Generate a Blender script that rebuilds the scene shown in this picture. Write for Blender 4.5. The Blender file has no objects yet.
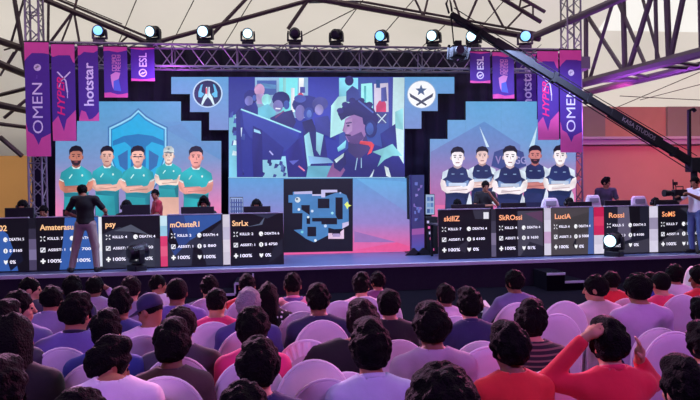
import bpy, bmesh, math, random
import numpy as np
from mathutils import Vector, Matrix

random.seed(7)
scene = bpy.context.scene
COL = scene.collection

# ------------------------------------------------------------------ camera
HC = 2.03                      # eye height of the photographer
FPX = 606.0                    # focal length in pixels of the 700 x 400 frame
YAW, PITCH, ROLL = math.radians(7.0), math.radians(0.757), math.radians(0.89)
_f = Vector((math.sin(YAW) * math.cos(PITCH), math.cos(YAW) * math.cos(PITCH), -math.sin(PITCH)))
_r0 = Vector((math.cos(YAW), -math.sin(YAW), 0))
_u0 = _r0.cross(_f)
_R = math.cos(ROLL) * _r0 - math.sin(ROLL) * _u0
_U = math.sin(ROLL) * _r0 + math.cos(ROLL) * _u0
cam_data = bpy.data.cameras.new('camera')
cam_data.sensor_width = 36.0
cam_data.lens = FPX / 700.0 * 36.0
cam_data.clip_end = 300
cam = bpy.data.objects.new('camera', cam_data)
COL.objects.link(cam)
m4 = Matrix((_R, _U, -_f)).transposed().to_4x4()
m4.translation = Vector((0, 0, HC))
cam.matrix_world = m4
scene.camera = cam


def at(px, py, Y=None, z=None):
    """where the sight line through a point of the survey photo meets the upright plane at depth Y, or the level z"""
    d = _f * FPX + _R * (px - 350) + _U * (200 - py)
    t = Y / d.y if Y is not None else (z - HC) / d.z
    return Vector((d.x * t, d.y * t, HC + d.z * t))


# ------------------------------------------------------------------ view, sky, light
scene.view_settings.view_transform = 'Standard'
scene.view_settings.look = 'None'
scene.view_settings.exposure = 0.0
scene.view_settings.gamma = 1.0
scene.view_settings.use_curve_mapping = False
try:
    scene.cycles.use_denoising = True
    scene.cycles.max_bounces = 6
    scene.cycles.sample_clamp_indirect = 4.0
except Exception:
    pass

world = bpy.data.worlds.new('sky')
scene.world = world
world.use_nodes = True
wn = world.node_tree
wn.nodes.clear()
w_out = wn.nodes.new('ShaderNodeOutputWorld')
w_bg = wn.nodes.new('ShaderNodeBackground')
w_sky = wn.nodes.new('ShaderNodeTexSky')
w_sky.sky_type = 'HOSEK_WILKIE'
w_sky.turbidity = 6
w_sky.sun_direction = (0.3, -0.3, 0.9)
w_bg.inputs['Strength'].default_value = 0.35
wn.links.new(w_sky.outputs['Color'], w_bg.inputs['Color'])
wn.links.new(w_bg.outputs['Background'], w_out.inputs['Surface'])


def light(name, kind, loc, energy, color, target=None, **kw):
    d = bpy.data.lights.new(name, kind)
    d.energy = energy
    d.color = color
    for k, v in kw.items():
        setattr(d, k, v)
    o = bpy.data.objects.new(name, d)
    COL.objects.link(o)
    o.location = loc
    if target is not None:
        o.rotation_euler = (Vector(target) - Vector(loc)).to_track_quat('-Z', 'Y').to_euler()
    return o


light('sun', 'SUN', (0, 0, 30), 4.5, (1.0, 0.95, 0.88), target=(-6, 8, 0), angle=math.radians(3))
# added violet and magenta fill on the audience, from unseen sources behind the camera
light('violet_fill', 'AREA', (-5, -1.5, 6.3), 330, (0.52, 0.27, 1.0), target=(-2.0, 5.5, 0.9), shape='RECTANGLE', size=3.5, size_y=0.6)
light('magenta_fill', 'AREA', (6.5, -1.0, 6.3), 340, (0.74, 0.24, 1.0), target=(2.2, 5, 0.9), shape='RECTANGLE', size=3.5, size_y=0.6)
# wash lamps rigged over the stage front that light the audience from ahead
light('pink_back_lamp', 'SPOT', (7.5, 12.2, 4.8), 4200, (1.0, 0.16, 0.48), target=(2.4, 4.0, 1.0), spot_size=math.radians(50), spot_blend=0.6, shadow_soft_size=0.12)
light('rose_back_lamp', 'SPOT', (-3.5, 13.2, 5.2), 4800, (1.0, 0.42, 0.80), target=(-2.2, 4.4, 1.0), spot_size=math.radians(55), spot_blend=0.6, shadow_soft_size=0.12)
# lamps and added fills for the hall wall, the stage front and the banners
light('red_wall_lamp', 'SPOT', (9.3, 15.2, 4.6), 330, (1.0, 0.10, 0.62), target=(12.8, 20.6, 2.3), spot_size=math.radians(115), spot_blend=0.9, shadow_soft_size=0.2)
light('orange_wall_lamp', 'SPOT', (14.0, 15.2, 4.6), 420, (1.0, 0.20, 0.34), target=(16.0, 20.6, 2.3), spot_size=math.radians(110), spot_blend=0.9, shadow_soft_size=0.2)
light('banner_fill', 'SPOT', (-5.2, 10.0, 7.6), 300, (0.85, 0.45, 1.0), target=(-4.6, 13.9, 4.2), spot_size=math.radians(55), spot_blend=0.7, shadow_soft_size=0.2)  # unseen fill added to brighten the banners, one per side
light('banner_fill', 'SPOT', (6.0, 10.0, 7.6), 320, (0.85, 0.42, 1.0), target=(6.4, 13.9, 4.2), spot_size=math.radians(60), spot_blend=0.7, shadow_soft_size=0.2)
light('tan_wall_fill', 'SPOT', (-9.0, 16.5, 3.0), 260, (1.0, 0.80, 0.62), target=(-8.5, 21, 2.0), spot_size=math.radians(120), spot_blend=0.9, shadow_soft_size=0.3)  # warm fill added to lift the tan wall, no fixture there
light('deck_fill', 'AREA', (2.2, 12.3, 5.0), 560, (0.46, 0.58, 1.0), target=(2.2, 12.6, 0), shape='RECTANGLE', size=10.0, size_y=0.4)  # blue fill added to brighten the deck and its front edge
light('truss_wash_lamp', 'POINT', (8.6, 14.3, 3.9), 170, (0.55, 0.12, 1.0), shadow_soft_size=0.3)
light('truss_wash_lamp', 'POINT', (-2.3, 13.5, 4.55), 45, (0.65, 0.12, 1.0), shadow_soft_size=0.3)


# ------------------------------------------------------------------ helpers
def S(r, g, b):
    def f(c):
        c = c / 255.0
        return c / 12.92 if c <= 0.04045 else ((c + 0.055) / 1.055) ** 2.4
    return (f(r), f(g), f(b))


_mats = {}


def mat(name, rgb=(0.5, 0.5, 0.5), rough=0.7, metal=0.0, spec=None, emit=None, es=1.0, noise=0.0, nscale=20.0, bump=0.0, sheen=0.0):
    if name in _mats:
        return _mats[name]
    m = bpy.data.materials.new(name)
    m.use_nodes = True
    nt = m.node_tree
    b = nt.nodes['Principled BSDF']
    b.inputs['Base Color'].default_value = (*rgb, 1)
    b.inputs['Roughness'].default_value = rough
    b.inputs['Metallic'].default_value = metal
    if spec is not None:
        b.inputs['Specular IOR Level'].default_value = spec
    if sheen:
        b.inputs['Sheen Weight'].default_value = sheen
    if emit is not None:
        b.inputs['Emission Color'].default_value = (*emit, 1)
        b.inputs['Emission Strength'].default_value = es
    if noise or bump:
        tc = nt.nodes.new('ShaderNodeTexCoord')
        nz = nt.nodes.new('ShaderNodeTexNoise')
        nz.inputs['Scale'].default_value = nscale
        nz.inputs['Detail'].default_value = 3
        nt.links.new(tc.outputs['Object'], nz.inputs['Vector'])
        if noise:
            mx = nt.nodes.new('ShaderNodeMixRGB')
            mx.inputs['Color1'].default_value = (*[c * (1 - noise) for c in rgb], 1)
            mx.inputs['Color2'].default_value = (*[min(1, c * (1 + noise)) for c in rgb], 1)
            nt.links.new(nz.outputs['Fac'], mx.inputs['Fac'])
            nt.links.new(mx.outputs['Color'], b.inputs['Base Color'])
        if bump:
            bp = nt.nodes.new('ShaderNodeBump')
            bp.inputs['Strength'].default_value = bump
            bp.inputs['Distance'].default_value = 0.02
            nt.links.new(nz.outputs['Fac'], bp.inputs['Height'])
            nt.links.new(bp.outputs['Normal'], b.inputs['Normal'])
    _mats[name] = m
    return m


def screen_mat(name, strength=1.0):
    """a lit display: the picture is the colour attribute of its mesh"""
    if name in _mats:
        return _mats[name]
    m = bpy.data.materials.new(name)
    m.use_nodes = True
    nt = m.node_tree
    b = nt.nodes['Principled BSDF']
    b.inputs['Base Color'].default_value = (0.004, 0.004, 0.006, 1)
    b.inputs['Roughness'].default_value = 0.55
    a = nt.nodes.new('ShaderNodeAttribute')
    a.attribute_name = 'picture'
    tc = nt.nodes.new('ShaderNodeTexCoord')
    nz = nt.nodes.new('ShaderNodeTexNoise')
    nz.inputs['Scale'].default_value = 9
    nz.inputs['Detail'].default_value = 6
    mr = nt.nodes.new('ShaderNodeMapRange')
    mr.inputs['To Min'].default_value = 0.90
    mr.inputs['To Max'].default_value = 1.12
    vm = nt.nodes.new('ShaderNodeVectorMath')
    vm.operation = 'SCALE'
    nt.links.new(tc.outputs['Object'], nz.inputs['Vector'])
    nt.links.new(nz.outputs['Fac'], mr.inputs['Value'])
    nt.links.new(a.outputs['Color'], vm.inputs[0])
    nt.links.new(mr.outputs['Result'], vm.inputs['Scale'])
    nt.links.new(vm.outputs['Vector'], b.inputs['Emission Color'])
    b.inputs['Emission Strength'].default_value = strength
    _mats[name] = m
    return m


def thing(name, label, cat, loc=(0, 0, 0), rz=0.0, group=None, kind=None):
    o = bpy.data.objects.new(name, None)
    o.empty_display_size = 0.1
    COL.objects.link(o)
    o.location = loc
    o.rotation_euler = (0, 0, rz)
    tag(o, label, cat, group, kind)
    return o


def tag(o, label=None, cat=None, group=None, kind=None):
    if label:
        o['label'] = label
    if cat:
        o['category'] = cat
    if group:
        o['group'] = group
    if kind:
        o['kind'] = kind
    return o


def link_mesh(name, me, m=None, parent=None, loc=None):
    o = bpy.data.objects.new(name, me)
    COL.objects.link(o)
    if m is not None and not me.materials:
        me.materials.append(m)
    if parent is not None:
        o.parent = parent
    if loc is not None:
        o.location = loc
    return o


def root_loc(p):
    while p is not None and p.parent is not None:
        p = p.parent
    return Vector(p.location) if p is not None else Vector((0, 0, 0))


class MB:
    """collects shapes and links them as ONE mesh object"""

    def __init__(self):
        self.v, self.f = [], []

    def add(self, verts, faces):
        n = len(self.v)
        self.v += [Vector(p) for p in verts]
        self.f += [tuple(i + n for i in f) for f in faces]
        return self

    def box(self, c, s, rot=None):
        hx, hy, hz = s[0] / 2, s[1] / 2, s[2] / 2
        vs = [Vector((x, y, z)) for x in (-hx, hx) for y in (-hy, hy) for z in (-hz, hz)]
        if rot is not None:
            vs = [rot @ v for v in vs]
        c = Vector(c)
        return self.add([v + c for v in vs], [(0, 1, 3, 2), (4, 6, 7, 5), (0, 4, 5, 1), (2, 3, 7, 6), (0, 2, 6, 4), (1, 5, 7, 3)])

    def tube(self, pts, r, n=8, closed=False):
        pts = [Vector(p) for p in pts]
        rs = r if isinstance(r, (list, tuple)) else [r] * len(pts)
        rings = []
        N = len(pts)
        ref = None
        for i, p in enumerate(pts):
            if closed:
                t = pts[(i + 1) % N] - pts[i - 1]
            else:
                t = pts[min(i + 1, N - 1)] - pts[max(i - 1, 0)]
            if t.length < 1e-9:
                t = Vector((0, 0, 1))
            t.normalize()
            if ref is None:
                ref = Vector((0, 0, 1)) if abs(t.z) < 0.9 else Vector((0, 1, 0))
            a = t.cross(ref)
            if a.length < 1e-4:
                a = t.orthogonal()
            a.normalize()
            b = a.cross(t).normalized()
            ref = b
            rings.append([p + (a * math.cos(2 * math.pi * k / n) + b * math.sin(2 * math.pi * k / n)) * rs[i] for k in range(n)])
        base = len(self.v)
        for rg in rings:
            self.v += rg
        L = N if closed else N - 1
        for i in range(L):
            j = (i + 1) % N
            for k in range(n):
                k2 = (k + 1) % n
                self.f.append((base + i * n + k, base + j * n + k, base + j * n + k2, base + i * n + k2))
        if not closed:
            self.f.append(tuple(base + k for k in range(n)))
            self.f.append(tuple(base + (N - 1) * n + k for k in reversed(range(n))))
        return self

    def lathe(self, prof, c=(0, 0, 0), n=20, rot=None):
        """prof: (radius, z) pairs about the local z axis"""
        c = Vector(c)
        base = len(self.v)
        for (r, z) in prof:
            for k in range(n):
                p = Vector((r * math.cos(2 * math.pi * k / n), r * math.sin(2 * math.pi * k / n), z))
                self.v.append((rot @ p if rot is not None else p) + c)
        for i in range(len(prof) - 1):
            for k in range(n):
                k2 = (k + 1) % n
                self.f.append((base + i * n + k, base + i * n + k2, base + (i + 1) * n + k2, base + (i + 1) * n + k))
        self.f.append(tuple(base + k for k in reversed(range(n))))
        self.f.append(tuple(base + (len(prof) - 1) * n + k for k in range(n)))
        return self

    def slab(self, poly, y0, y1):
        """a polygon of (x, z) points given thickness from y0 to y1"""
        n = len(poly)
        base = len(self.v)
        self.v += [Vector((x, y0, z)) for x, z in poly] + [Vector((x, y1, z)) for x, z in poly]
        self.f.append(tuple(base + i for i in range(n)))
        self.f.append(tuple(base + n + i for i in reversed(range(n))))
        for i in range(n):
            j = (i + 1) % n
            self.f.append((base + i, base + n + i, base + n + j, base + j))
        return self

    def mesh(self, name, m=None, smooth=False, bevel=0.0, shift=None, fix=True):
        me = bpy.data.meshes.new(name)
        vs = [(v - shift) for v in self.v] if shift is not None else self.v
        me.from_pydata([tuple(v) for v in vs], [], self.f)
        bm = bmesh.new()
        bm.from_mesh(me)
        if fix:
            bmesh.ops.recalc_face_normals(bm, faces=bm.faces)
        if bevel:
            eds = [e for e in bm.edges if len(e.link_faces) == 2 and e.calc_face_angle(0) > 0.6]
            bmesh.ops.bevel(bm, geom=eds, offset=bevel, segments=2, affect='EDGES', profile=0.6)
        bm.to_mesh(me)
        bm.free()
        if smooth:
            me.polygons.foreach_set('use_smooth', [True] * len(me.polygons))
        if m is not None:
            me.materials.append(m)
        return me

    def build(self, name, m=None, parent=None, smooth=False, bevel=0.0, world=False):
        me = self.mesh(name, m, smooth, bevel, root_loc(parent) if (world and parent is not None) else None)
        return link_mesh(name, me, None, parent)


_font_cache = {}


def text_pts(s, size=1.0, bold=False, shear=0.0):
    """outline of a piece of writing as flat (x, y) vertices and faces, left-bottom at 0"""
    key = (s, bold, shear)
    if key not in _font_cache:
        cu = bpy.data.curves.new('lettering', 'FONT')
        cu.body = s
        cu.size = 1.0
        cu.shear = shear
        cu.resolution_u = 3
        if bold:
            cu.offset = 0.02
        ob = bpy.data.objects.new('lettering', cu)
        COL.objects.link(ob)
        dg = bpy.context.evaluated_depsgraph_get()
        dg.update()
        me = bpy.data.meshes.new_from_object(ob.evaluated_get(dg))
        v = [(p.co.x, p.co.y) for p in me.vertices]
        f = [tuple(p.vertices) for p in me.polygons]
        bpy.data.objects.remove(ob)
        bpy.data.curves.remove(cu)
        bpy.data.meshes.remove(me)
        _font_cache[key] = (v, f)
    v, f = _font_cache[key]
    return [(x * size, y * size) for x, y in v], f


def put_text(mb, s, O, ux, uz, width=None, height=None, bold=False, lift=0.002, shear=0.0, center=False):
    """write s on a plane: O is the lower start corner, ux / uz the unit vectors along and up the letters"""
    v, f = text_pts(s, 1.0, bold, shear)
    if not v:
        return
    xs = [p[0] for p in v]
    ys = [p[1] for p in v]
    w, h = max(xs) - min(xs), max(ys) - min(ys)
    sx = (width / w) if width else height / h
    sy = (height / h) if height else sx
    nrm = Vector(ux).cross(Vector(uz)).normalized()
    O, ux, uz = Vector(O), Vector(ux), Vector(uz)
    mb.add([O + ux * ((x - min(xs)) * sx) + uz * ((y - min(ys)) * sy) + nrm * lift for x, y in v], f)


def copy_tree(o, parent=None):
    c = o.copy()
    COL.objects.link(c)
    c.parent = parent
    for ch in list(o.children):
        copy_tree(ch, c)
    return c


class Pic:
    """the picture shown on a flat display: layers of coloured flat shapes on the plane Y"""

    def __init__(self, Y, step=0.0006):
        self.Y, self.n, self.step = Y, 0, step
        self.v, self.f, self.c = [], [], []
        self.vary, self.zmin = 0.0, -9

    def poly(self, pts, col):
        y = self.Y - self.n * self.step
        self.n += 1
        base = len(self.v)
        for i, (x, py) in enumerate(pts):
            p = at(x, py, self.Y)
            self.v.append((p.x, y, max(p.z, self.zmin)))
        self.f.append(tuple(range(base, base + len(pts))))
        if self.vary and not isinstance(col[0], (tuple, list)):
            k = [random.uniform(1 - self.vary, 1 + self.vary * .8) for _ in pts]
            col = [tuple(min(255, c * q) for c in col) for q in k]
        cols = col if isinstance(col[0], (tuple, list)) else [col] * len(pts)
        self.c += [S(*c) for c in cols]

    def grad(self, pts, fn):
        self.poly(pts, [fn(x, y) for x, y in pts])

    def ell(self, cx, cy, rx, ry, col, n=14, rot=0.0):
        a = [(2 * math.pi * k / n) for k in range(n)]
        cr, sr = math.cos(rot), math.sin(rot)
        self.poly([(cx + rx * math.cos(t) * cr - ry * math.sin(t) * sr, cy + rx * math.cos(t) * sr + ry * math.sin(t) * cr) for t in a], col)

    def line(self, a, b, w, col):
        dx, dy = b[0] - a[0], b[1] - a[1]
        L = math.hypot(dx, dy) or 1
        nx, ny = -dy / L * w / 2, dx / L * w / 2
        self.poly([(a[0] + nx, a[1] + ny), (b[0] + nx, b[1] + ny), (b[0] - nx, b[1] - ny), (a[0] - nx, a[1] - ny)], col)

    def text(self, s, x, y, w, h, col, bold=True):
        """x, y: lower start corner"""
        v, f = text_pts(s, 1.0, bold)
        xs = [p[0] for p in v]
        ys = [p[1] for p in v]
        sx, sy = w / (max(xs) - min(xs)), h / (max(ys) - min(ys))
        yy = self.Y - self.n * self.step
        self.n += 1
        base = len(self.v)
        for p in v:
            q = at(x + (p[0] - min(xs)) * sx, y - (p[1] - min(ys)) * sy, self.Y)
            self.v.append((q.x, yy, q.z))
            self.c_extra = None
        for g in f:
            self.f.append(tuple(base + i for i in g))
            self.c += [S(*col)] * len(g)

    def build(self, name, parent, m):
        off = root_loc(parent)
        me = bpy.data.meshes.new(name)
        me.from_pydata([(x - off.x, y - off.y, z - off.z) for x, y, z in self.v], [], self.f)
        a = me.color_attributes.new('picture', 'FLOAT_COLOR', 'CORNER')
        # corner order follows the face lists
        buf = np.ones((len(self.c), 4), dtype=np.float32)
        buf[:, :3] = np.array(self.c, dtype=np.float32)
        a.data.foreach_set('color', buf.ravel())
        me.materials.append(m)
        return link_mesh(name, me, None, parent)
# ------------------------------------------------------------------ figures: one continuous surface grown from a field
class Field:
    def __init__(self, lo, hi, h):
        self.lo = np.array(lo, dtype=np.float32)
        self.h = h
        self.n = np.ceil((np.array(hi) - np.array(lo)) / h).astype(int) + 1
        self.F = np.full(self.n, 0.08, dtype=np.float32)

    def _sub(self, lo, hi):
        a = np.maximum(np.floor((np.array(lo) - self.lo) / self.h).astype(int), 0)
        b = np.minimum(np.ceil((np.array(hi) - self.lo) / self.h).astype(int) + 1, self.n)
        if np.any(b <= a):
            return None, None
        ax = [self.lo[i] + self.h * np.arange(a[i], b[i], dtype=np.float32) for i in range(3)]
        P = np.meshgrid(*ax, indexing='ij')
        return tuple(slice(a[i], b[i]) for i in range(3)), P

    def _mix(self, sl, d, k, op):
        A = self.F[sl]
        if op == 'add':
            if k > 0:
                h = np.clip(0.5 + 0.5 * (A - d) / k, 0, 1)
                self.F[sl] = A * (1 - h) + d * h - k * h * (1 - h)
            else:
                self.F[sl] = np.minimum(A, d)
        else:
            self.F[sl] = np.maximum(A, -d)

    def cap(self, a, b, ra, rb=None, k=0.02, op='add'):
        rb = ra if rb is None else rb
        a, b = np.array(a, dtype=np.float32), np.array(b, dtype=np.float32)
        m = max(ra, rb) + 0.06 + k
        sl, P = self._sub(np.minimum(a, b) - m, np.maximum(a, b) + m)
        if sl is None:
            return
        ab = b - a
        L2 = float(ab @ ab) or 1e-9
        t = np.clip(((P[0] - a[0]) * ab[0] + (P[1] - a[1]) * ab[1] + (P[2] - a[2]) * ab[2]) / L2, 0, 1)
        d = np.sqrt((P[0] - a[0] - t * ab[0]) ** 2 + (P[1] - a[1] - t * ab[1]) ** 2 + (P[2] - a[2] - t * ab[2]) ** 2) - (ra + (rb - ra) * t)
        self._mix(sl, d, k, op)

    def ell(self, c, r, R=None, k=0.02, op='add'):
        c = np.array(c, dtype=np.float32)
        m = max(r) + 0.06 + k
        sl, P = self._sub(c - m, c + m)
        if sl is None:
            return
        X, Y, Z = P[0] - c[0], P[1] - c[1], P[2] - c[2]
        if R is not None:
            X, Y, Z = R[0][0] * X + R[1][0] * Y + R[2][0] * Z, R[0][1] * X + R[1][1] * Y + R[2][1] * Z, R[0][2] * X + R[1][2] * Y + R[2][2] * Z
        k0 = np.sqrt((X / r[0]) ** 2 + (Y / r[1]) ** 2 + (Z / r[2]) ** 2)
        k1 = np.sqrt((X / r[0] ** 2) ** 2 + (Y / r[1] ** 2) ** 2 + (Z / r[2] ** 2) ** 2) + 1e-6
        self._mix(sl, k0 * (k0 - 1) / k1, k, op)

    def cut(self, p, nrm):
        """keep the side the normal points away from"""
        ax = [self.lo[i] + self.h * np.arange(self.n[i], dtype=np.float32) for i in range(3)]
        P = np.meshgrid(*ax, indexing='ij')
        d = (P[0] - p[0]) * nrm[0] + (P[1] - p[1]) * nrm[1] + (P[2] - p[2]) * nrm[2]
        self.F = np.maximum(self.F, d.astype(np.float32))

    def mesh(self, name):
        F = np.pad(self.F, 1, constant_values=0.05)
        lo = self.lo - self.h
        n = np.array(F.shape)
        s = F < 0
        c = [s[i:n[0] - 1 + i, j:n[1] - 1 + j, k:n[2] - 1 + k] for i in (0, 1) for j in (0, 1) for k in (0, 1)]
        cnt = sum(x.astype(np.int8) for x in c)
        act = (cnt > 0) & (cnt < 8)
        I = np.argwhere(act)
        idx = -np.ones(act.shape, dtype=np.int64)
        idx[act] = np.arange(len(I))
        pos = np.zeros((len(I), 3))
        num = np.zeros(len(I))
        offs = np.array([(i, j, k) for i in (0, 1) for j in (0, 1) for k in (0, 1)])
        vals = [F[I[:, 0] + o[0], I[:, 1] + o[1], I[:, 2] + o[2]] for o in offs]
        for a in range(8):
            for b in range(a + 1, 8):
                if np.abs(offs[a] - offs[b]).sum() != 1:
                    continue
                m = (vals[a] < 0) != (vals[b] < 0)
                den = vals[a] - vals[b]
                t = np.where(m, vals[a] / np.where(den == 0, 1, den), 0)
                p = offs[a] + (offs[b] - offs[a]) * t[:, None]
                pos += np.where(m[:, None], p, 0)
                num += m
        V = (I + pos / np.maximum(num, 1)[:, None]) * self.h + lo
        Q = []
        for ax in range(3):
            u, w = [(1, 2), (2, 0), (0, 1)][ax]
            sl0 = [slice(1, n[i] - 1) for i in range(3)]
            sl0[ax] = slice(0, n[ax] - 1)
            sl1 = list(sl0)
            sl1[ax] = slice(1, n[ax])
            A, B = s[tuple(sl0)], s[tuple(sl1)]
            E = np.argwhere(A != B)
            st = np.array([0 if i == ax else 1 for i in range(3)])
            G = E + st
            inside = A[A != B]
            du = np.zeros(3, dtype=int)
            du[u] = 1
            dw = np.zeros(3, dtype=int)
            dw[w] = 1
            g = lambda X: idx[X[:, 0], X[:, 1], X[:, 2]]
            q = np.stack([g(G - du - dw), g(G - dw), g(G), g(G - du)], axis=1)
            q[~inside] = q[~inside][:, ::-1]
            Q.append(q)
        Q = np.concatenate(Q)
        Q = Q[(Q >= 0).all(axis=1)]
        me = bpy.data.meshes.new(name)
        me.vertices.add(len(V))
        me.vertices.foreach_set('co', V.astype(np.float32).ravel())
        me.loops.add(len(Q) * 4)
        me.loops.foreach_set('vertex_index', Q.astype(np.int32).ravel())
        me.polygons.add(len(Q))
        me.polygons.foreach_set('loop_start', np.arange(0, len(Q) * 4, 4, dtype=np.int32))
        me.update(calc_edges=True)
        me.polygons.foreach_set('use_smooth', np.ones(len(Q), dtype=bool))
        return me


def V3(*a):
    return np.array(a, dtype=np.float64)


def rotz(a):
    return np.array([[math.cos(a), -math.sin(a), 0], [math.sin(a), math.cos(a), 0], [0, 0, 1]])


def rotx(a):
    return np.array([[1, 0, 0], [0, math.cos(a), -math.sin(a)], [0, math.sin(a), math.cos(a)]])


def roty(a):
    return np.array([[math.cos(a), 0, math.sin(a)], [0, 1, 0], [-math.sin(a), 0, math.cos(a)]])


class Pose:
    """joint positions, metres; the figure faces +y"""

    def __init__(self, kind='sit', yaw=0, pitch=0, roll=0):
        self.kind = kind
        if kind.startswith('sit'):
            self.pelvis, self.belly, self.chest, self.neck = V3(0, 0, .575), V3(0, -.015, .72), V3(0, -.025, .90), V3(0, -.01, 1.045)
            self.head = V3(0, .03, 1.18)
            self.hip, self.knee, self.ankle, self.toe = V3(.095, .03, .555), V3(.14, .45, .54), V3(.14, .44, .09), V3(.16, .60, .035)
            self.sh, self.el, self.wr = V3(.172, -.02, .965), V3(.235, .02, .73), V3(.11, .25, .66)
            self.hand_dir = V3(-.35, .9, -.1)
        else:
            self.pelvis, self.belly, self.chest, self.neck = V3(0, 0, .93), V3(0, .0, 1.08), V3(0, -.01, 1.27), V3(0, 0, 1.43)
            self.head = V3(0, .03, 1.585)
            self.hip, self.knee, self.ankle, self.toe = V3(.095, 0, .90), V3(.115, .015, .49), V3(.12, -.02, .085), V3(.15, .13, .03)
            self.sh, self.el, self.wr = V3(.19, -.01, 1.385), V3(.25, -.04, 1.11), V3(.25, .06, .87)
            self.hand_dir = V3(0, .15, -1)
        self.HR = rotz(yaw) @ rotx(pitch) @ roty(roll)
        mir = lambda p: p * V3(-1, 1, 1)
        self.L = dict(sh=mir(self.sh), el=mir(self.el), wr=mir(self.wr), hd=mir(self.hand_dir), hip=mir(self.hip), knee=mir(self.knee), ankle=mir(self.ankle), toe=mir(self.toe), curl=.5, s=-1)
        self.Rt = dict(sh=self.sh, el=self.el, wr=self.wr, hd=self.hand_dir, hip=self.hip, knee=self.knee, ankle=self.ankle, toe=self.toe, curl=.5, s=1)


def add_hand(F, side, pn=None):
    """palm, four unequal fingers with a bend each, and a thumb leaving the side of the palm"""
    w, d, s = side['wr'], side['hd'] / np.linalg.norm(side['hd']), side['s']
    n = side.get('pn')
    n = V3(0, 0, -1) if n is None else n
    n = n - d * (n @ d)
    if np.linalg.norm(n) < .1:
        n = V3(-s, 0, 0) - d * (-s * d[0])
    n /= np.linalg.norm(n)
    lat = np.cross(n, d)
    lat = lat / np.linalg.norm(lat)
    th = side.get('thumb', -s)
    ref = V3(1, 0, 0) if abs(lat[0]) > .3 else V3(0, 1, 0)
    if (lat @ ref) * th < 0:
        lat = -lat
    pc = w + d * .055
    F.cap(w, pc, .026, .03, k=.015)
    F.cap(pc + lat * .02, pc - lat * .02, .022, .02, k=.012)
    c = side['curl']
    for i, L in enumerate((.072, .080, .075, .060)):
        o = lat * (.029 - .0195 * i)
        k0 = w + d * .085 + o
        d1 = d * math.cos(c * .8) + n * math.sin(c * .8)
        d2 = d * math.cos(c * 1.9) + n * math.sin(c * 1.9)
        k1 = k0 + d1 * L * .5
        k2 = k1 + d2 * L * .5
        F.cap(w + d * .05 + o * .8, k0, .012, .0105, k=.006)
        F.cap(k0, k1, .0105, .0092, k=.002)
        F.cap(k1, k2, .0092, .0078, k=.002)
    t0 = w + d * .025 + lat * .024
    t1 = t0 + (d * .7 + lat * .6 + n * .3) * .042
    t2 = t1 + (d * .9 + lat * .1 + n * .4) * .034
    F.cap(t0, t1, .0135, .0115, k=.008)
    F.cap(t1, t2, .0115, .009, k=.003)


def torso(F, P, g=0.0, k=.05, full=True):
    F.ell(P.pelvis, (.165 + g, .125 + g, .12 + g), k=k)
    F.ell(P.belly, (.145 + g, .112 + g, .15 + g), k=k)
    F.ell(P.chest, (.165 + g, .112 + g, .17 + g), k=k)
    for sd in (P.L, P.Rt):
        F.cap(P.neck + V3(0, -.012, -.012), sd['sh'], .046 + g, .058 + g, k=k)


def add_head(F, P):
    R = P.HR

    def w(*a):
        return P.head + R @ V3(*a)
    F.cap(P.neck - V3(0, 0, .03), P.head + R @ V3(0, -.015, -.06), .058, .052, k=.03)
    F.ell(w(0, -.01, .02), (.075, .094, .098), R, k=.02)
    F.ell(w(0, .018, -.05), (.058, .072, .072), R, k=.03)
    F.ell(w(0, .062, -.098), (.022, .02, .018), R, k=.02)
    F.cap(w(0, .086, .012), w(0, .108, -.032), .009, .0135, k=.008)
    for s in (-1, 1):
        F.cap(w(s * .045, .078, .022), w(s * .012, .088, .018), .008, .008, k=.01)
        F.ell(w(s * .03, .089, -.002), (.016, .012, .009), R, k=.0, op='sub')
        F.ell(w(s * .03, .078, -.002), (.0125, .0125, .0115), R, k=.0)
        F.ell(w(s * .040, .066, -.035), (.02, .02, .018), R, k=.02)
        F.ell(w(s * .079, -.012, -.012), (.010, .020, .031), R, k=.006)
        F.ell(w(s * .086, -.006, -.010), (.006, .010, .016), R, k=0, op='sub')
    F.cap(w(-.018, .087, -.063), w(.018, .087, -.063), .008, .008, k=.006)
    F.cap(w(-.015, .086, -.076), w(.015, .086, -.076), .008, .008, k=.006)


def limbs(F, P, g=0.0, arms=True, legs=True, hands=True, upper=1.0):
    for sd in (P.L, P.Rt):
        if arms:
            F.cap(sd['sh'], sd['el'], .050 + g, .040 + g, k=.03)
            F.cap(sd['el'], sd['wr'], .041 + g, .027 + g, k=.015)
        if hands:
            add_hand(F, sd)
        if legs:
            F.cap(sd['hip'], sd['knee'], .086 + g, .058 + g, k=.04)
            F.cap(sd['knee'], sd['ankle'], .056 + g, .036 + g, k=.02)
            F.cap(sd['ankle'] - V3(0, .03, .04), sd['toe'], .040 + g, .030 + g, k=.02)


def bounds(P, m=.16):
    pts = [P.head, P.pelvis]
    for sd in (P.L, P.Rt):
        pts += [sd[k] for k in ('sh', 'el', 'wr', 'hip', 'knee', 'ankle', 'toe')] + [sd['wr'] + sd['hd'] / np.linalg.norm(sd['hd']) * .14]
    pts = np.array(pts)
    return pts.min(axis=0) - m, pts.max(axis=0) + m


def body_mesh(P, h=.0105):
    lo, hi = bounds(P)
    lo[2] = -.02
    F = Field(lo, hi, h)
    torso(F, P)
    limbs(F, P)
    add_head(F, P)
    return F.mesh('person_body')


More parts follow.
